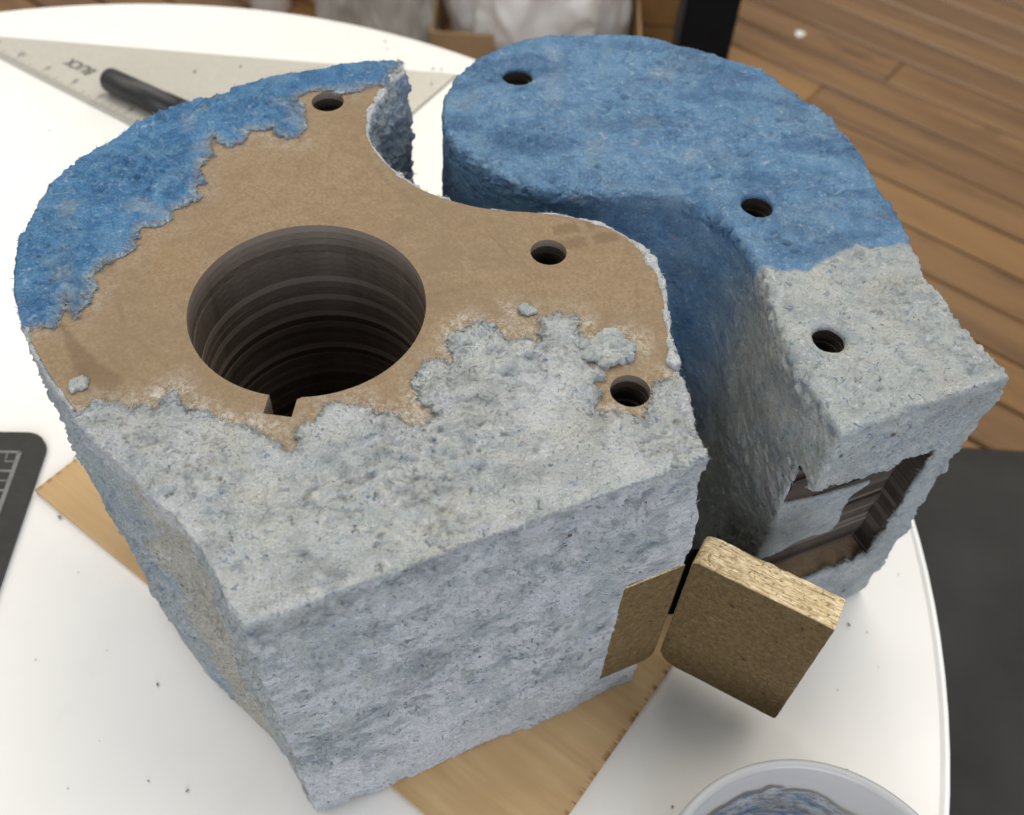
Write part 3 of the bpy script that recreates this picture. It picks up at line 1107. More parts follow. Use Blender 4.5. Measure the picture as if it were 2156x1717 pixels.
# tint
inB = np.zeros(len(V), bool); inG = inB.copy()
up_ = np.flatnonzero(V[:, 2] > ZT - .009)
inB[up_] = inside(V[up_, :2], resample(POLY_B, .0012, True)); inG[up_] = inside(V[up_, :2], resample(POLY_G, .0012, True))
T = np.zeros((len(V), 4))
n1 = noise(V, 60, 201); n2 = noise(V, 150, 202); n3 = noise(V, 18, 203)
along, depth = (V[:, :2] - FLc) @ fdir, -((V[:, :2] - FLc) @ fnrm)
top = V[:, 2] > ZT + .0001
# angle round the form tells the faces of its wall apart
ang = np.degrees(np.arctan2(V[:, 1] - hc[1], V[:, 0] - hc[0]))
front = depth < .004
leftw = (~front) & (along < .02) & (~inner)
backw = (ang > 75) & (ang < 175)
concave = V[:, 0] > -.075
bl = np.where(top & inB, 1.0, 0.0)
bl = np.where((~top) & backw & (~concave), .85, bl)
bl = np.where((~top) & concave & (ang > 20) & (ang < 100), .45 + .35 * n1, bl)
side_left = (~top) & (((ang >= 175) | (ang < -100))) & (~front)
bl = np.where(side_left, .04 + .20 * sstep(-.1, .5, n1 + .6 * n3) + .35 * sstep(.10, .16, depth), bl)
bl = np.where(top & inB, np.clip(bl - .30 * sstep(.30, .75, n1 + .5 * n2) - .45 * (1 - sstep(0, .003, dB)), .35, 1), bl)
bl = np.where(top & inG, .10 * sstep(.2, .6, n1), bl)
T[:, 0] = np.clip(bl, 0, 1)
# cream pulp on the left wall beside the front corner, wider towards the bottom
crw = side_left & (depth > .002)
T[:, 1] = np.where(crw, .9 * (1 - sstep(.050, .064, depth + .012 * n1 + .006 * n2)), 0)
T[:, 1] = np.where(top & inG, .35 * sstep(.1, .6, noise(V, 35, 204)), T[:, 1])
T[:, 0] *= (1 - T[:, 1])
# torn white rim of the coat where the bare sheet meets it
rim = (~inB) & (~inG) & (~inside(V[:, :2], inset(PA, .004))) & (V[:, 2] > ZT - .0016 + .0008 * n2) & (~front)
T[:, 2] = np.where(rim, .75, 0)
rl = side_left & (V[:, 2] > ZT - .007 + .004 * n1) & (~inB)
T[:, 2] = np.where(rl & (n2 > -.1), .6, T[:, 2])
T[:, 0] = np.where(rl | rim, T[:, 0] * .4, T[:, 0])
Fq = np.c_[along * .8, V[:, 2], depth]
fw_ = .10 + sstep(-.25, .25, noise(Fq, 40, 220) + .8 * noise(Fq, 110, 221) + .5 * noise(Fq, 260, 223)) * .80 + .35 * (1 - sstep(.02, .05, V[:, 2]))
T[:, 2] = np.where(front & ~top, np.clip(fw_, 0, .95), T[:, 2])
T[:, 2] = np.where(top & inG, .15 + .45 * sstep(-.1, .5, noise(V, 48, 222)), T[:, 2])
dk = sstep(.10, .45, .8 * noise(Fq, 45, 230) + .8 * noise(Fq, 120, 231) + .6 * noise(Fq, 260, 232))
edge_d = (1 - sstep(.004, .016, np.abs(V[:, 2] - ZT + .006))) * sstep(-.2, .3, noise(Fq, 45, 233))
T[:, 3] = np.where(front & ~top, np.clip(.44 * dk + .30 * edge_d, 0, .65) * sstep(.025, .05, V[:, 2]), 0)
T[:, 3] = np.where(top & inG, .38 * sstep(.15, .55, noise(V, 60, 234) + .6 * noise(V, 150, 235)), T[:, 3])
T[:, 3] = np.where(top & inB, .32 * sstep(.05, .55, noise(V, 50, 236) + .6 * noise(V, 130, 237)), T[:, 3])
isblue = T[F].mean(1)[:, 0] > .5
mB = link('blue_pulp_coat', sub_mesh('blue_pulp_coat', V2, F, T, isblue), PULP, formA)
mG = link('grey_pulp_coat', sub_mesh('grey_pulp_coat', V2, F, T, ~isblue), PULP, formA)
tag(mB, label='blue paper pulp crescent'); tag(mG, label='pale grey paper pulp coat')
N2 = normals(V2, F)
outer = ~((V[:, 2] < ZT - .0004) & inner)
fibres('loose_fibres', V2, N2, T, outer, 9000, .0006, .0018, formA, 5)
fibres('frayed_border', V2, N2, T, (dB < .0016) & (V[:, 2] > ZT), 6000, .0010, .0036, formA, 16, (.0, .18), 1.5)
fibres('surface_shreds', V2, N2, T, outer, 16000, .0012, .0040, formA, 26, (.0, .10), 1.7)
rimv = outer & (np.abs(V[:, 2] - ZT) < .0022) & (~inside(V[:, :2], inset(PA, .0012)))
fibres('rim_fibres', V2, N2, T, rimv, 1300, .0008, .0026, formA, 6)

# stain pattern of the top sheet: a registration cross left by tape
tm = topsheet.data


def cutedge_board(name, a, u, w, z0, z1_, th, nrm, rad, parent, seed, voxel=.00055):
    """a fibreboard plate: face outline in (along, z), extruded backwards by th"""
    pts = []
    H_ = z1_ - z0
    for (cx_, cz_, r, a0) in ((0, 0, rad[0], 180), (w, 0, rad[1], 270), (w, H_, rad[2], 0), (0, H_, rad[3], 90)):
        ox = cx_ + (r if cx_ == 0 else -r); oz = cz_ + (r if cz_ == 0 else -r)
        for k in range(9):
            t_ = math.radians(a0 + 90 * k / 8)
            pts.append((ox + r * math.cos(t_), oz + r * math.sin(t_)))
    pts = np.array(pts)
    mb = MB()
    def place(d): return lambda A: np.c_[a[0] + u[0] * A[:, 0] + nrm[0] * d, a[1] + u[1] * A[:, 0] + nrm[1] * d, z0 + A[:, 1]]
    mb.prism(pts, [], place(-th), place(0))
    V, F, _ = remesh(mb, voxel, 0)
    N = normals(V, F)
    e = 1 - sstep(.55, .8, np.abs(N[:, 0] * nrm[0] + N[:, 1] * nrm[1]))
    L = np.c_[(V[:, :2] - a) @ u * .18, (V[:, :2] - a) @ nrm, V[:, 2]]
    up_e = sstep(.5, .8, N[:, 2])
    d = noise(L, 800, seed) * .00065 * up_e + noise(V, 420, seed + 2) * (.00008 * e + .00035 * up_e) + noise(V, 120, seed + 1) * .00008
    V = V + N * d[:, None]
    me = np_mesh(name, V, F)
    at = me.attributes.new('edge', 'FLOAT', 'POINT'); at.data.foreach_set('value', e.astype(np.float32))
    return link(name, me, MDF, parent)


pI = FLc + fdir * IN0 + fnrm * .0001
cutedge_board('fibreboard_inset', pI, fdir, IN1 - IN0, INZ0, INZ1, INT, fnrm, (.0008, .006, .0015, .0008), formA, 400)
# the loose leaf of the hinge stands out from the corner
bz = .0985
bq = un([(1459, 1182), (1758.6, 1327.4)], bz)
bu = (bq[1] - bq[0]) / np.linalg.norm(bq[1] - bq[0]); bn = np.array([bu[1], -bu[0]])
cutedge_board('fibreboard_leaf', bq[0], bu, float(np.linalg.norm(bq[1] - bq[0])), bz - .0795, bz, .0128, bn, (.009, .0008, .0008, .003), formA, 420)
# black hinge strip between inset and leaf
h0 = FLc + fdir * (IN1 - .0002) - fnrm * .0065; h1 = bq[0] - bn * .0075 + bu * .0002
mb = MB()
hd = (h1 - h0) / np.linalg.norm(h1 - h0); hn = np.array([hd[1], -hd[0]])
q = [h0 - hd * .0004, h1 + hd * .0004, h1 + hd * .0004 - hn * .0035, h0 - hd * .0004 - hn * .0035]
mb.hexa([(p[0], p[1], .046) for p in q], [(p[0], p[1], .0960) for p in q])
hinge = mb.build('hinge_strip', POST, formA)
hm = (h0 + h1) / 2
for za, zb in ((.046, .058), (.059, .071), (.072, .079), (.080, .0960)):
    MB().tube([(hm[0], hm[1], za), (hm[0], hm[1], zb)], .0010, 12).build('knuckle', POST, hinge, True)

# ================================================================== second form
ZB0, ZBT = .0006, .1500
TOPB = .1520
pix2 = [(926,250),(930,226),(944,182),(967,150),(1014,116),(1067,92),(1125,74),(1201,63),(1279,63),(1356,70),(1424,86),(1490,104),(1535,118),(1595,144),(1655,177),(1708,212),(1760,262),(1806,315),(1843,370),(1872,425),(1896,478),(1922,526),(1979,611),(2035,695),(2085,752),(2128,789),(1775,912),(1708,816),(1655,725),(1634,660),(1612,590),(1586,532),(1547,488),(1510,456),(1473,428),(1425,409),(1352,404),(1279,408),(1208,411),(1142,404),(1085,388),(1032,362),(990,334),(958,303),(937,273)]
rawB = un(pix2, TOPB)
PB = ccw(outline(rawB, [25, 26], it=60))
cenB = PB.mean(0)
formB = empty('curved_pulp_form', (cenB[0], cenB[1], ZB0), 'curved pulp form, blue head and grey end, with an open socket in its end', 'sculpture')
EL, ER = rawB[26], rawB[25]
ed = (ER - EL) / np.linalg.norm(ER - EL); en = np.array([ed[1], -ed[0]])
SK1, SKZ0, SKZ1, SKD = .0535, .040, .1165, .0108


def endAB(p):
    q = p - EL
    return q @ ed, -(q @ en)


boltB = [un([p], TOPB)[0] for p in ((1090, 160), (1595, 430), (1744, 714))]
cardB = inset(PB, .0018)
lb = [layer_mesh('cardboard_layer', cardB, [circle(b, RB + dr, 28) for b in boltB], .00292, bolts=boltB, edge=CHAR_SHADE) for dr in (-.0004, 0, .0004)]
sB = np.array([endAB(p) for p in cardB])
inm = (sB[:, 0] < SK1) & (sB[:, 1] < SKD)
idx = np.flatnonzero(inm); n_ = len(cardB)
start = next(i for i in idx if not inm[(i - 1) % n_]); run = [i % n_ for i in range(start, start + len(idx))]
sf, sl = sB[run[0]], sB[run[-1]]
rest = [cardB[(run[-1] + 1 + i) % n_] for i in range(n_ - len(run))]
nb = []
for jd in (-.0004, 0, .0004):
    corner = EL + ed * SK1 - en * (SKD + jd)
    pe = EL + ed * SK1 - en * .0018
    ps = EL + ed * (sf[0] if sf[1] > sl[1] else sl[0]) - en * (SKD + jd)
    nt = [pe, corner, ps] if sl[1] > sf[1] else [ps, corner, pe]
    # rest starts after the last removed point and ends before the first removed one
    nb.append(layer_mesh('cardboard_layer', np.array(rest + (nt[::-1] if np.linalg.norm(rest[-1] - nt[-1]) < np.linalg.norm(rest[-1] - nt[0]) else nt)), [circle(b, RB + jd, 28) for b in boltB], .00292, bolts=boltB, edge=CHAR_SHADE))
NB = 51
THB = (ZBT - ZB0) / NB
for k in range(NB):
    zc = ZB0 + THB * k
    cutl = zc + THB * .5 > SKZ0 and zc + THB * .5 < SKZ1
    me = nb[(k * 5 + k // 2) % 3] if cutl else lb[k % 3]
    if not cutl and zc + THB * 1.5 > SKZ0 and zc < SKZ0: me = layer_mesh('cardboard_layer', cardB, [circle(b, RB, 28) for b in boltB], .00292, False, bolts=boltB)
    o = bpy.data.objects.new('cardboard_layer', me)
    C.objects.link(o); o.parent = formB
    o.location = (-cenB[0] + prnd.uniform(-.0003, .0003), -cenB[1] + prnd.uniform(-.0003, .0003), zc - ZB0)

mb = MB()


def cutB(p, i):
    s, d = endAB(p)
    w = .0008 * math.sin(i * 1.3) + .0006 * math.sin(i * 3.1)
    if s < SK1 + .0005 and d < .0108 + w and s > -.012:
        hi = SKZ1 + .0006 * math.sin(i * .8) + .0009 * math.sin(i * .31 + 1) + .0004 * math.sin(i * 2.9)
        if d > .004: hi += .002
        return SKZ0 - .0006 + .0012 * math.sin(i * .9), hi
    return None


wall(mb, PB, .0024, ZB0 + .0002, lambda P: np.full(len(P), ZBT + .001), cutB)
mb.prism(PB, [circle(b, RB + .0002, 48, .0004, i) for i, b in enumerate(boltB)], flat(ZBT - .0012), flat(TOPB))
# smear of pulp on the back of the socket


def in_socket(d): return lambda A: np.c_[EL[0] + ed[0] * A[:, 0] - en[0] * d, EL[1] + ed[1] * A[:, 0] - en[1] * d, A[:, 1]]


def on_back(px, d):
    w = R @ np.array([px[0] - PW / 2, px[1] - PH / 2, FPX])
    n = -en; o_ = EL - en * d
    t = (n @ o_) / (n @ w[:2])
    p = w * t
    return (p[:2] - EL) @ ed, CAMH + p[2]


smear = np.array([on_back((1616 + .27675 * x, 855.5 + .27675 * y), SKD - .0013) for x, y in
                  ((290, 700), (500, 668), (690, 610), (800, 575), (760, 610), (640, 690), (580, 790), (545, 890), (480, 960), (330, 1000), (200, 1050), (110, 1110), (20, 1150))])
qB = np.array([endAB(p) for p in PB])
sleft = qB[(np.abs(qB[:, 1] - SKD + .0013) < .0012) & (qB[:, 0] < .03), 0].mean() + .0006
smear[0, 0] = smear[-1, 0] = sleft
smear = np.vstack([smear, [(sleft, smear[:, 1].min() + .012), (sleft, smear[0, 1] - .012)]])
mb.scan(ragged(smear, .0007, .0008, 90, True), in_socket(SKD + .0010), in_socket(SKD - .0013))
V, F, lap = remesh(mb, .00082, 4)
N = normals(V, F)
insB = inside(V[:, :2], inset(PB, .003))
hid = insB & (V[:, 2] < ZBT - .0004)
# extra rounding of the upper edge
rim = sstep(.010, .0, np.abs(V[:, 2] - TOPB)) * (~hid)
for _ in range(10):
    V = V + (lap(V) - V) * (.6 * rim)[:, None]
N = normals(V, F)
rel = pulp_relief(V, N, .00066, 500) - .0002
hd_ = np.min([np.hypot(V[:, 0] - b[0], V[:, 1] - b[1]) for b in boltB], 0)
rel = np.clip(np.where(hid, 0, rel), -.0010, .0013) * np.where(V[:, 2] > ZBT - .004, sstep(RB, RB + .004, hd_), 1)
swell = (noise(V, 24, 701) * .0016 + noise(V, 50, 702) * .0008) * np.where(hid, 0, 1)
rel = rel * np.where((V[:, 2] < TOPB - .006) & (((V[:, :2] - EL) @ en) < -.004), .55, 1)
V2 = V + N * (rel + swell)[:, None]
T = np.zeros((len(V), 4))
n1 = noise(V, 60, 601); n2 = noise(V, 150, 602)
# border between blue and grey runs across the neck
bp = un([(1560, 600), (1600, 566), (1650, 572), (1695, 568), (1740, 545), (1790, 527), (1850, 524), (1925, 515)], TOPB)
dx = np.interp(V[:, 0], bp[:, 0], bp[:, 1])
edgey = V[:, 1] - dx + .0016 * n2 + .002 * n1
wallB = (~insB) & (V[:, 2] < TOPB - .006)
leftB = wallB & (V[:, 0] < .20)
soft = np.where(wallB, .02, .0012)
yb = np.where(wallB & ((V[:, :2] - cenB) @ np.array([-.9, -.43]) > -.02), V[:, 1] - .262 - .10 * (TOPB - V[:, 2]) + .006 * n1, edgey)
T[:, 0] = sstep(-1, 1, yb / soft) * .88
T[:, 0] = np.where(T[:, 0] > .5, np.clip(T[:, 0] - .2 * sstep(.3, .8, n1), 0, 1), T[:, 0])
T[:, 1] = np.where(T[:, 0] < .5, .25 * sstep(0, .6, n1), 0)
Vs = V * np.array([.6, 1.3, 1])
T[:, 3] = np.where(V[:, 2] > TOPB - .006, .55 * sstep(.05, .5, noise(Vs, 32, 630) + .7 * noise(Vs, 95, 631)) * np.where(T[:, 0] > .5, 1, .4), .3 * sstep(0, .5, noise(V, 40, 632)))
isblue = T[F].mean(1)[:, 0] > .5
mB = link('blue_pulp_coat', sub_mesh('blue_pulp_coat', V2, F, T, isblue), PULP, formB)
mG = link('grey_pulp_coat', sub_mesh('grey_pulp_coat', V2, F, T, ~isblue), PULP, formB)
tag(mB, label='blue paper pulp over the head'); tag(mG, label='pale grey paper pulp over the end')
N2 = normals(V2, F)
fibres('loose_fibres', V2, N2, T, ~hid, 6000, .0005, .0015, formB, 8)
fibres('surface_shreds', V2, N2, T, ~hid, 12000, .0010, .0032, formB, 28, (.0, .08), 1.5)
endv = (~hid) & (((V[:, :2] - EL) @ en) > -.004) & (V[:, 2] < TOPB)
fibres('rim_fibres', V2, N2, T, endv, 500, .0008, .0026, formB, 9)

# ================================================================== triangle ruler
ta = math.radians(-30.6)
e0, e1 = un([(0, 120)], .0015)[0], un([(275, 262)], .0015)[0]      # graduated edge
t0, t1 = un([(0, 78)], .0015)[0], un([(475, 117)], .0015)[0]       # long edge
r0, r1 = un([(961, 157)], .0015)[0], un([(862, 243)], .0015)[0]


def meet(a, b, c, d):
    A_ = np.array([b - a, -(d - c)]).T
    s = np.linalg.solve(A_, c - a)
    return a + (b - a) * s[0]


vL, vR, vB = meet(e0, e1, t0, t1), meet(t0, t1, r0, r1), meet(e0, e1, r0, r1)
tri = empty('triangle_ruler', ((vL + vR + vB)[0] / 3, (vL + vR + vB)[1] / 3, 0), 'flat grey metal drafting triangle lettered BLICK lying behind the forms', 'ruler')
MB().prism(np.array([vL, vR, vB]), [], flat(.0005), flat(.0017)).build('plate', STEEL, tri)
ed1 = (vB - vL) / np.linalg.norm(vB - vL); nn_ = np.array([-ed1[1], ed1[0]])
if nn_ @ (vR - vL) < 0: nn_ = -nn_
nine = un([(103.6, 142.7)], .0017)[0]
s9 = (nine - vL) @ ed1
mk = MB()
for k in range(-24, 120):
    s = s9 + k * .0254 / 16
    if s < .02: continue
    L = .0085 if k % 16 == 0 else (.0062 if k % 8 == 0 else (.0046 if k % 4 == 0 else (.0035 if k % 2 == 0 else .0024)))
    a = vL + ed1 * s + nn_ * .0006; b = a + nn_ * L; h = ed1 * .00022
    mk.add([(p[0], p[1], .00178) for p in (a - h, a + h, b + h, b - h)], [(0, 1, 2, 3)])
mk.build('graduations', INK, tri)


def text(name, body, size, loc, rot, mat, parent, shear=0, off=0.0, sx=1.0):
    c = bpy.data.curves.new(name, 'FONT')
    c.body = body; c.size = size; c.align_x = 'CENTER'; c.align_y = 'CENTER'; c.shear = shear; c.offset = off
    o = bpy.data.objects.new(name, c); C.objects.link(o)
    dg = bpy.context.evaluated_depsgraph_get()
    me = bpy.data.meshes.new_from_object(o.evaluated_get(dg))
    bpy.data.objects.remove(o); bpy.data.curves.remove(c)
    me.transform(Matrix.Translation(Vector(loc)) @ Matrix.Rotation(rot, 4, 'Z') @ Matrix.Diagonal((sx, 1, 1, 1)))
    return link(name, me, mat, parent)


rot = math.atan2(-ed1[1], -ed1[0])
for i, d in enumerate(('11', '10', '9', '8', '7', '6')):
    p = vL + ed1 * (s9 + (i - 2) * .0254) + nn_ * ((nine - vL) @ nn_)
    text('number', d, .0062, (p[0], p[1], .00178), rot, INK, tri)
lb_, lk_ = un([(201, 157)], .0017)[0], un([(141, 127)], .0017)[0]
pm = (lb_ + lk_) / 2
text('lettering', 'BLICK', .0112, (pm[0], pm[1], .00178), rot, INK, tri, shear=.28, off=.00025, sx=.80)

# ================================================================== marker pen
p0, p1 = un([(224, 165)], .0096)[0], un([(353, 224)], .0096)[0]
pd = (p1 - p0) / np.linalg.norm(p1 - p0)
pen = empty('marker_pen', (p0[0], p0[1], .0017), 'black round barrelled marker lying across the grey metal triangle', 'pen')
PR = .0078


def pen_pts(l): return [(p0[0] + pd[0] * s, p0[1] + pd[1] * s, .0018 + PR) for s in l]


MB().tube(pen_pts([0, .0008, .0022, .004, .062]), [.0046, .0062, .0073, PR, PR], 28).build('cap', BLACKP, pen, True)
MB().tube(pen_pts([.0622, .064, .118, .124]), [.0069, .0073, .0073, .0046], 28).build('barrel', BLACKP, pen, True)
cl = MB()
sd = np.array([-pd[1], pd[0]])
q0 = p0 + pd * .043 + sd * .0080; q1 = p0 + pd * .061 + sd * .0080
cl.hexa([(*(q0 - sd * .001), .0075), (*(q1 - sd * .001), .0075), (*(q1 + sd * .0028), .0075), (*(q0 + sd * .0022), .0075)],
        [(*(q0 - sd * .001), .0105), (*(q1 - sd * .001), .0105), (*(q1 + sd * .0028), .0105), (*(q0 + sd * .0022), .0105)])
cl.build('pocket_clip', BLACKP, pen)

# ================================================================== cutting mat
mz = .0028
c0 = un([(107, 911)], mz)[0]
ma = math.radians(3.5)
mx = np.array([math.cos(ma), math.sin(ma)]); my = np.array([-mx[1], mx[0]])
mat_ = empty('cutting_mat', (c0[0] - .11, c0[1] - .15, 0), 'black cutting mat with grey printed grid and rounded corner at the table edge', 'cutting mat')


def matpoly(ins, w=.20, h=.30, r=.011):
    pts = []
    for cx_, cy_, a0 in ((-ins - r, -ins - r, 0), (-w + ins + r, -ins - r, 90), (-w + ins + r, -h + ins + r, 180), (-ins - r, -h + ins + r, 270)):
        for k in range(9):
            t_ = math.radians(a0 + 90 * k / 8)
            x, y = cx_ + r * math.cos(t_), cy_ + r * math.sin(t_)
            pts.append(c0 + mx * x + my * y)
    return np.array(pts)


MB().prism(matpoly(0), [], flat(.0004), flat(.0011)).build('bottom_ply', MATBLK, mat_)
MB().prism(matpoly(.0002), [], flat(.0011), flat(.0019)).build('core_ply', MATPLY, mat_)
MB().prism(matpoly(0), [], flat(.0019), flat(mz)).build('top_ply', MATBLK, mat_)
g = MB()


def strip(x0, y0, x1, y1, w):
    a, b = c0 + mx * x0 + my * y0, c0 + mx * x1 + my * y1
    d = (b - a) / np.linalg.norm(b - a); nn2 = np.array([-d[1], d[0]]) * w / 2
    g.add([(*(a - nn2), mz + .00012), (*(b - nn2), mz + .00012), (*(b + nn2), mz + .00012), (*(a + nn2), mz + .00012)], [(0, 1, 2, 3)])


bx, by = -.0112, -.0118
strip(-.19, by, bx, by, .0014); strip(bx, by, bx, -.29, .0020)
for k in range(22):
    y = by - .0054 * (k + 1)
    strip(bx - (.019 if k % 2 else .0055), y, bx - .0010, y, .0008 if k % 2 == 0 else .0012)
for k in range(30):
    x = bx - .0054 * (k + 1)
    strip(x, by - .001, x, by - (.0042 if k % 2 == 0 else .0065), .0007)
g.build('printed_grid', MATLINE, mat_)
pt = c0 + mx * (bx - .0135) + my * (by - .0085)
text('number', '(in)', .0058, (pt[0], pt[1], mz + .00014), ma, MATLINE, mat_)

# ================================================================== plastic pot of pulp
kz = .047
kc, kr = un([(1681, 1760)], kz)[0], .0548
kc = np.array([.1095, .0702])
cup = empty('plastic_pot', (kc[0], kc[1], .0003), 'translucent plastic tub smeared inside with grey and blue wet pulp', 'tub')
MB().lathe([(.0001, .0005), (.0455, .0005), (.0470, .002), (.0508, kz - .011), (.0522, kz - .0100), (.0528, kz - .004), (kr - .0004, kz - .0035), (kr, kz - .002), (kr - .0003, kz - .0004), (kr - .0012, kz), (kr - .0030, kz - .0002), (kr - .0036, kz - .0014),
            (.0514, kz - .0095), (.0500, kz - .0105), (.0462, .0028), (.0450, .0016), (.0001, .0016)], *kc, 120).build('pot_wall', CUPM, cup, True)
# lining of wet pulp with an uneven upper border
n_a, n_h = 150, 26
v = []; f = []
for i in range(n_a):
    a = 2 * math.pi * i / n_a
    X = np.array([[math.cos(a) * 2.2, math.sin(a) * 2.2, .3]])
    topz = kz - .0165 + .0060 * noise(X, 1.3, 3)[0] + .0018 * noise(X, 5.3, 4)[0] + .0012 * noise(X, 13.3, 5)[0]
    for j in range(n_h):
        if j < 14:
            z = .0075 + (topz - .0075) * (1 - j / 13)
            r = .0462 + (.0500 - .0462) * (z - .0028) / (kz - .0133) - .0006
        else:
            r = (.0462 - .0002) * (1 - (j - 13) / 12.5); z = .0075
        pz = 1.8 * noise(np.array([[kc[0] + r * math.cos(a), kc[1] + r * math.sin(a), z]]), 110, 12)[0]
        r -= max(0, .0008 + .0008 * pz) if j < 14 else 0
        z += .0012 * pz if j >= 14 else 0
        v.append((kc[0] + r * math.cos(a), kc[1] + r * math.sin(a), z))
for i in range(n_a):
    for j in range(n_h - 1):
        i2 = (i + 1) % n_a
        f.append((i * n_h + j, i2 * n_h + j, i2 * n_h + j + 1, i * n_h + j + 1))
obj('wet_pulp', v, f, RESID, cup, True)

# ================================================================== crumbs of dried pulp
cr = [(332, 1442, 3.2, 0), (395, 1665, 3.0, 0), (104, 276, 2.6, 0), (125, 1090, 5.0, 0), (410, 152, 5.0, 0), (507, 141, 5.0, 0), (811, 88, 4.2, 0), (816, 104, 3.0, 0), (733, 70, 2.6, 1), (908, 178, 4, 0), (912, 146, 5, 0), (929, 147, 5, 0),
      (1782, 1622, 3.4, 0), (1416, 1700, 2.6, 0), (75, 1390, 1.8, 0), (225, 1370, 1.6, 1), (313, 1645, 2.0, 0), (143, 1660, 1.8, 1), (1787, 1316, 4.2, 0), (1985 - 160, 1332, 2.0, 1), (1892, 1210, 2.2, 1), (1764, 1453, 1.8, 1), (1990 - 140, 1405, 1.6, 1),
      (460, 160, 2.2, 0), (455, 170, 1.6, 0), (390, 145, 2.0, 0), (270, 95, 2.0, 1), (165, 1205, 1.6, 1), (288, 1140, 1.6, 1), (210, 1560, 1.5, 1)]
for i, (x, y, sz, lt) in enumerate(cr):
    onr = y < 200 and (150 < x < 560 or x > 880)
    z = .0018 if onr else .0004
    p = un([(x, y)], z)[0]
    s = sz * .00018
    gg = np.random.default_rng(900 + i)
    n = 22
    P = gg.normal(size=(n, 3)); P /= np.linalg.norm(P, axis=1)[:, None]
    P *= gg.uniform(.55, 1.25, (n, 1)); P *= np.array([1.5, .8, .7]) * s
    bm_v = P + [0, 0, s * .55]
    import bmesh
    bm = bmesh.new()
    for q in bm_v: bm.verts.new(q)
    bmesh.ops.convex_hull(bm, input=bm.verts[:])
    for vv in [w for w in bm.verts if not w.link_faces]: bm.verts.remove(vv)
    me = bpy.data.meshes.new('pulp_crumb'); bm.to_mesh(me); bm.free()
    zmin = min(w.co.z for w in me.vertices)
    me.transform(Matrix.Translation((0, 0, -zmin)))
    me.materials.append(CRUMBL if lt else CRUMB)
    o = bpy.data.objects.new('pulp_crumb', me); C.objects.link(o)
    o.location = (p[0], p[1], z); o.rotation_euler = (0, 0, gg.uniform(0, 6.3))
    if lt: tag(o, 'tiny pale crumb of dried pulp on the white tabletop', 'crumb', 'pale crumbs on the table')
    elif onr: tag(o, 'small dark crumb of pulp on the grey metal triangle', 'crumb', 'dark crumbs on the triangle')
    else: tag(o, 'small dark crumb of dried pulp on the white tabletop', 'crumb', 'dark crumbs on the table')

# ================================================================== things beyond the table
# upholstered chair
ch = empty('upholstered_chair', (.56, .30, FLOOR), 'charcoal upholstered chair pushed in beside the white table', 'chair')
sx0, sx1, sy0, sy1, sz = .235, .80, .04, .553, -.28
nx, ny = 40, 36
v = []; f = []
for i in range(nx + 1):
    for j in range(ny + 1):
        u_, w_ = i / nx * 2 - 1, j / ny * 2 - 1
        k = max(abs(u_), abs(w_)); e = .94
        d = (abs(u_) ** 6 + abs(w_) ** 6) ** (1 / 6)
        s_ = k / d if d > 0 else 1
        x = (sx0 + sx1) / 2 + u_ * s_ ** .6 * (sx1 - sx0) / 2
        y = (sy0 + sy1) / 2 + w_ * s_ ** .6 * (sy1 - sy0) / 2
        z = sz - .045 * max(0, k - .72) ** 2 / .0784 - .012 * (1 - u_ * u_) * (1 - w_ * w_)
        v.append((x, y, z))
n0 = len(v)
v += [(p[0], p[1], sz - .075) for p in v[:n0]]
q = lambda i, j: i * (ny + 1) + j
for i in range(nx):
    for j in range(ny):
        f.append((q(i, j), q(i + 1, j), q(i + 1, j + 1), q(i, j + 1)))
        f.append((n0 + q(i, j), n0 + q(i, j + 1), n0 + q(i + 1, j + 1), n0 + q(i + 1, j)))
ring = [q(i, 0) for i in range(nx)] + [q(nx, j) for j in range(ny)] + [q(i, ny) for i in range(nx, 0, -1)] + [q(0, j) for j in range(ny, 0, -1)]
for a, b in zip(ring, ring[1:] + ring[:1]):
    f.append((a, n0 + a, n0 + b, b))
obj('seat', v, f, SEATM, ch, True)
for x in (.30, .74):
    for y in (.10, .49):
        MB().tube([(x, y, FLOOR), (x, y, sz - .072)], [.011, .015], 14).build('leg', POST, ch, True)
bk = MB()
bk.hexa([(.79, .08, -.24), (.835, .08, -.24), (.835, .52, -.24), (.79, .52, -.24)], [(.86, .09, .16), (.895, .09, .16), (.895, .51, .16), (.86, .51, .16)])
o = bk.build('backrest', SEATM, ch)
bv = o.modifiers.new('b', 'BEVEL'); bv.width = .015; bv.segments = 4
for y in (.14, .46):
    MB().tube([(.755, y, sz - .06), (.80, y, -.26), (.815, y, -.20)], .012, 10).build('back_post', POST, ch, True)

# black post standing on the floor
pp = un([(1482, 60)], -.30)[0]
D_ = math.hypot(*pp)
pw = .066
post = MB().box(pp[0] - pw / 2, pp[1] - pw / 2, FLOOR + .001, pp[0] + pw / 2, pp[1] + pw / 2, .02)
po = empty('black_post', (pp[0], pp[1], FLOOR), 'black square post standing on the plank floor behind the blue head', 'post')
o = post.build('shaft', POST, po)
bv = o.modifiers.new('b', 'BEVEL'); bv.width = .004; bv.segments = 2
MB().box(pp[0] - .07, pp[1] - .07, FLOOR + .0002, pp[0] + .07, pp[1] + .07, FLOOR + .008).build('foot_plate', POST, po)


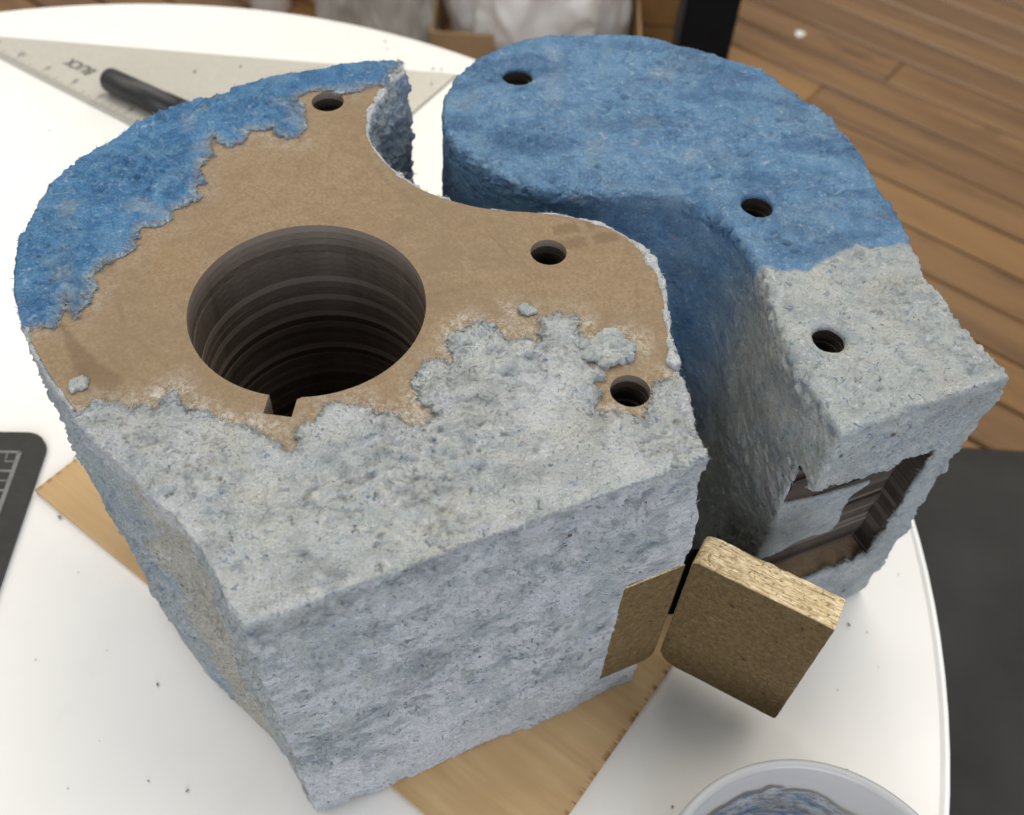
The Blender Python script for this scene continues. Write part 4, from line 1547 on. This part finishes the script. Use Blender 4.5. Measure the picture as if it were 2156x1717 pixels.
def carton(name, label, x0, y0, x1, y1, h, mat):
    e = empty(name, ((x0 + x1) / 2, (y0 + y1) / 2, FLOOR), label, 'box')
    t = .004
    zb, zt = FLOOR + .001, FLOOR + h
    MB().box(x0, y0, zb, x1, y1, zb + t).build('bottom_panel', mat, e)
    for a in ((x0, y0, x1, y0 + t), (x0, y1 - t, x1, y1), (x0, y0 + t, x0 + t, y1 - t), (x1 - t, y0 + t, x1, y1 - t)):
        MB().box(a[0], a[1], zb + t, a[2], a[3], zt).build('side_panel', mat, e)
    return e


# placed by where they meet the floor behind the table
bx0, bx1 = un([(905, 100)], FLOOR + .10)[0], un([(1345, 100)], FLOOR + .10)[0]
yb_ = min(bx0[1], bx1[1]) - .05
k0 = (yb_) / bx0[1]
_r = R @ np.array([1120 - PW / 2, 52 - PH / 2, FPX])
hbx = CAMH + _r[2] / _r[1] * yb_ - FLOOR
cbx = carton('cardboard_carton', 'open tan cardboard carton filled with a white plastic bag behind the table', bx0[0] * k0, yb_, bx1[0] * k0, yb_ + .36, hbx * .86, BOXM)
# crumpled white bag billowing out of the carton


def bag(name, cx_, cy_, z0, rx, ry, h, seed, mat, label, pleat, cat='bag'):
    nu, nv = 140, 70
    f = []
    tt, aa = np.meshgrid(np.linspace(0, 1, nv), np.linspace(0, 2 * np.pi, nu, endpoint=False), indexing='ij')
    tt, aa = tt.ravel(), aa.ravel()
    X = np.c_[np.cos(aa) * 1.2, np.sin(aa) * 1.2, tt * 1.6]
    prof = np.maximum(np.sin(np.pi * np.minimum((.08 + .92 * tt), 1) ** .8), 0) ** .5
    w_ = 1 + .16 * noise(X, 1.3, seed) + .16 * np.abs(noise(X, 2.1, seed + 1)) + .06 * noise(X, 5.5, seed + 5) + pleat * np.sin(aa * 17 + 2.2 * noise(X, 1.5, seed + 2))
    hz_ = 1 + .16 * noise(X, 2.4, seed + 3) + .10 * np.abs(noise(X, 6, seed + 4))
    v = np.c_[cx_ + rx * prof * w_ * np.cos(aa), cy_ + ry * prof * w_ * np.sin(aa), z0 + h * tt * hz_]
    for j in range(nv - 1):
        for i in range(nu):
            i2 = (i + 1) % nu
            f.append((j * nu + i, j * nu + i2, (j + 1) * nu + i2, (j + 1) * nu + i))
    f.append(tuple(range(nu))[::-1])
    o = obj(name, v, f, mat, None, True)
    return tag(o, label, cat)


cx_, cy_ = (bx0[0] + bx1[0]) * k0 / 2, yb_ + .18
bag('plastic_bag', cx_, cy_, FLOOR + .012, abs(bx1[0] - bx0[0]) * k0 * .46, .19, hbx + .20, 21, BAGW, 'crumpled white plastic bag stuffed in the open tan carton', .015)
gl = un([(800, 60)], FLOOR + .12)[0]
bag('bin_liner', gl[0], gl[1], FLOOR + .002, .098, .11, .42, 31, BAGG, 'clear grey pleated plastic bag standing beside the tan carton', .05)
# brown wooden crate right of the bag
cq = un([(1392, 60)], FLOOR + .15)[0]
crt = empty('wooden_crate', (cq[0], cq[1] + .2, FLOOR), 'dark brown wooden crate between white bag and black post', 'crate')
for k in range(4):
    MB().box(cq[0] - .10, cq[1] + .10, FLOOR + .002 + k * .095, cq[0] + .10, cq[1] + .115, FLOOR + .092 + k * .095).build('board', CRATE, crt)
    MB().box(cq[0] - .10, cq[1] + .115, FLOOR + .002 + k * .095, cq[0] - .085, cq[1] + .30, FLOOR + .092 + k * .095).build('board', CRATE, crt)
    MB().box(cq[0] + .085, cq[1] + .115, FLOOR + .002 + k * .095, cq[0] + .10, cq[1] + .30, FLOOR + .092 + k * .095).build('board', CRATE, crt)
# low crate behind the clear bag
cq = un([(655, 10)], FLOOR)[0]
crt = empty('wooden_crate', (cq[0], cq[1] + .1, FLOOR), 'low dark brown wooden crate between white bottle and clear bag', 'crate')
for k in range(2):
    MB().box(cq[0] - .09, cq[1] + .03, FLOOR + .002 + k * .095, cq[0] + .16, cq[1] + .045, FLOOR + .092 + k * .095).build('board', CRATE, crt)
    MB().box(cq[0] - .09, cq[1] + .045, FLOOR + .002 + k * .095, cq[0] - .075, cq[1] + .22, FLOOR + .092 + k * .095).build('board', CRATE, crt)
# white bottle on the floor
bq_ = un([(572, 18)], FLOOR)[0]
bo = empty('white_bottle', (bq_[0], bq_[1], FLOOR), 'round white plastic bottle standing on the floor past the table rim', 'bottle')
MB().lathe([(.0001, FLOOR + .001), (.036, FLOOR + .001), (.041, FLOOR + .006), (.041, FLOOR + .15), (.034, FLOOR + .168), (.017, FLOOR + .176), (.017, FLOOR + .184), (.0001, FLOOR + .184)], *bq_, 48).build('body', WHITEP, bo, True)
MB().lathe([(.0001, FLOOR + .206), (.018, FLOOR + .206), (.0195, FLOOR + .204), (.0195, FLOOR + .1845), (.0001, FLOOR + .1845)], *bq_, 40).build('cap', WHITEP, bo, True)
# scrap of paper on the planks
sp = un([(1685, 72)], FLOOR + .003)[0]
mbs = MB()
mbs.prism(ragged(circle(sp, .011, 30), .004, .002, 77, True), [], flat(FLOOR + .0012), flat(FLOOR + .004))
tag(mbs.build('paper_scrap', WHITEP), 'small white paper scrap lying on the wooden planks', 'scrap')
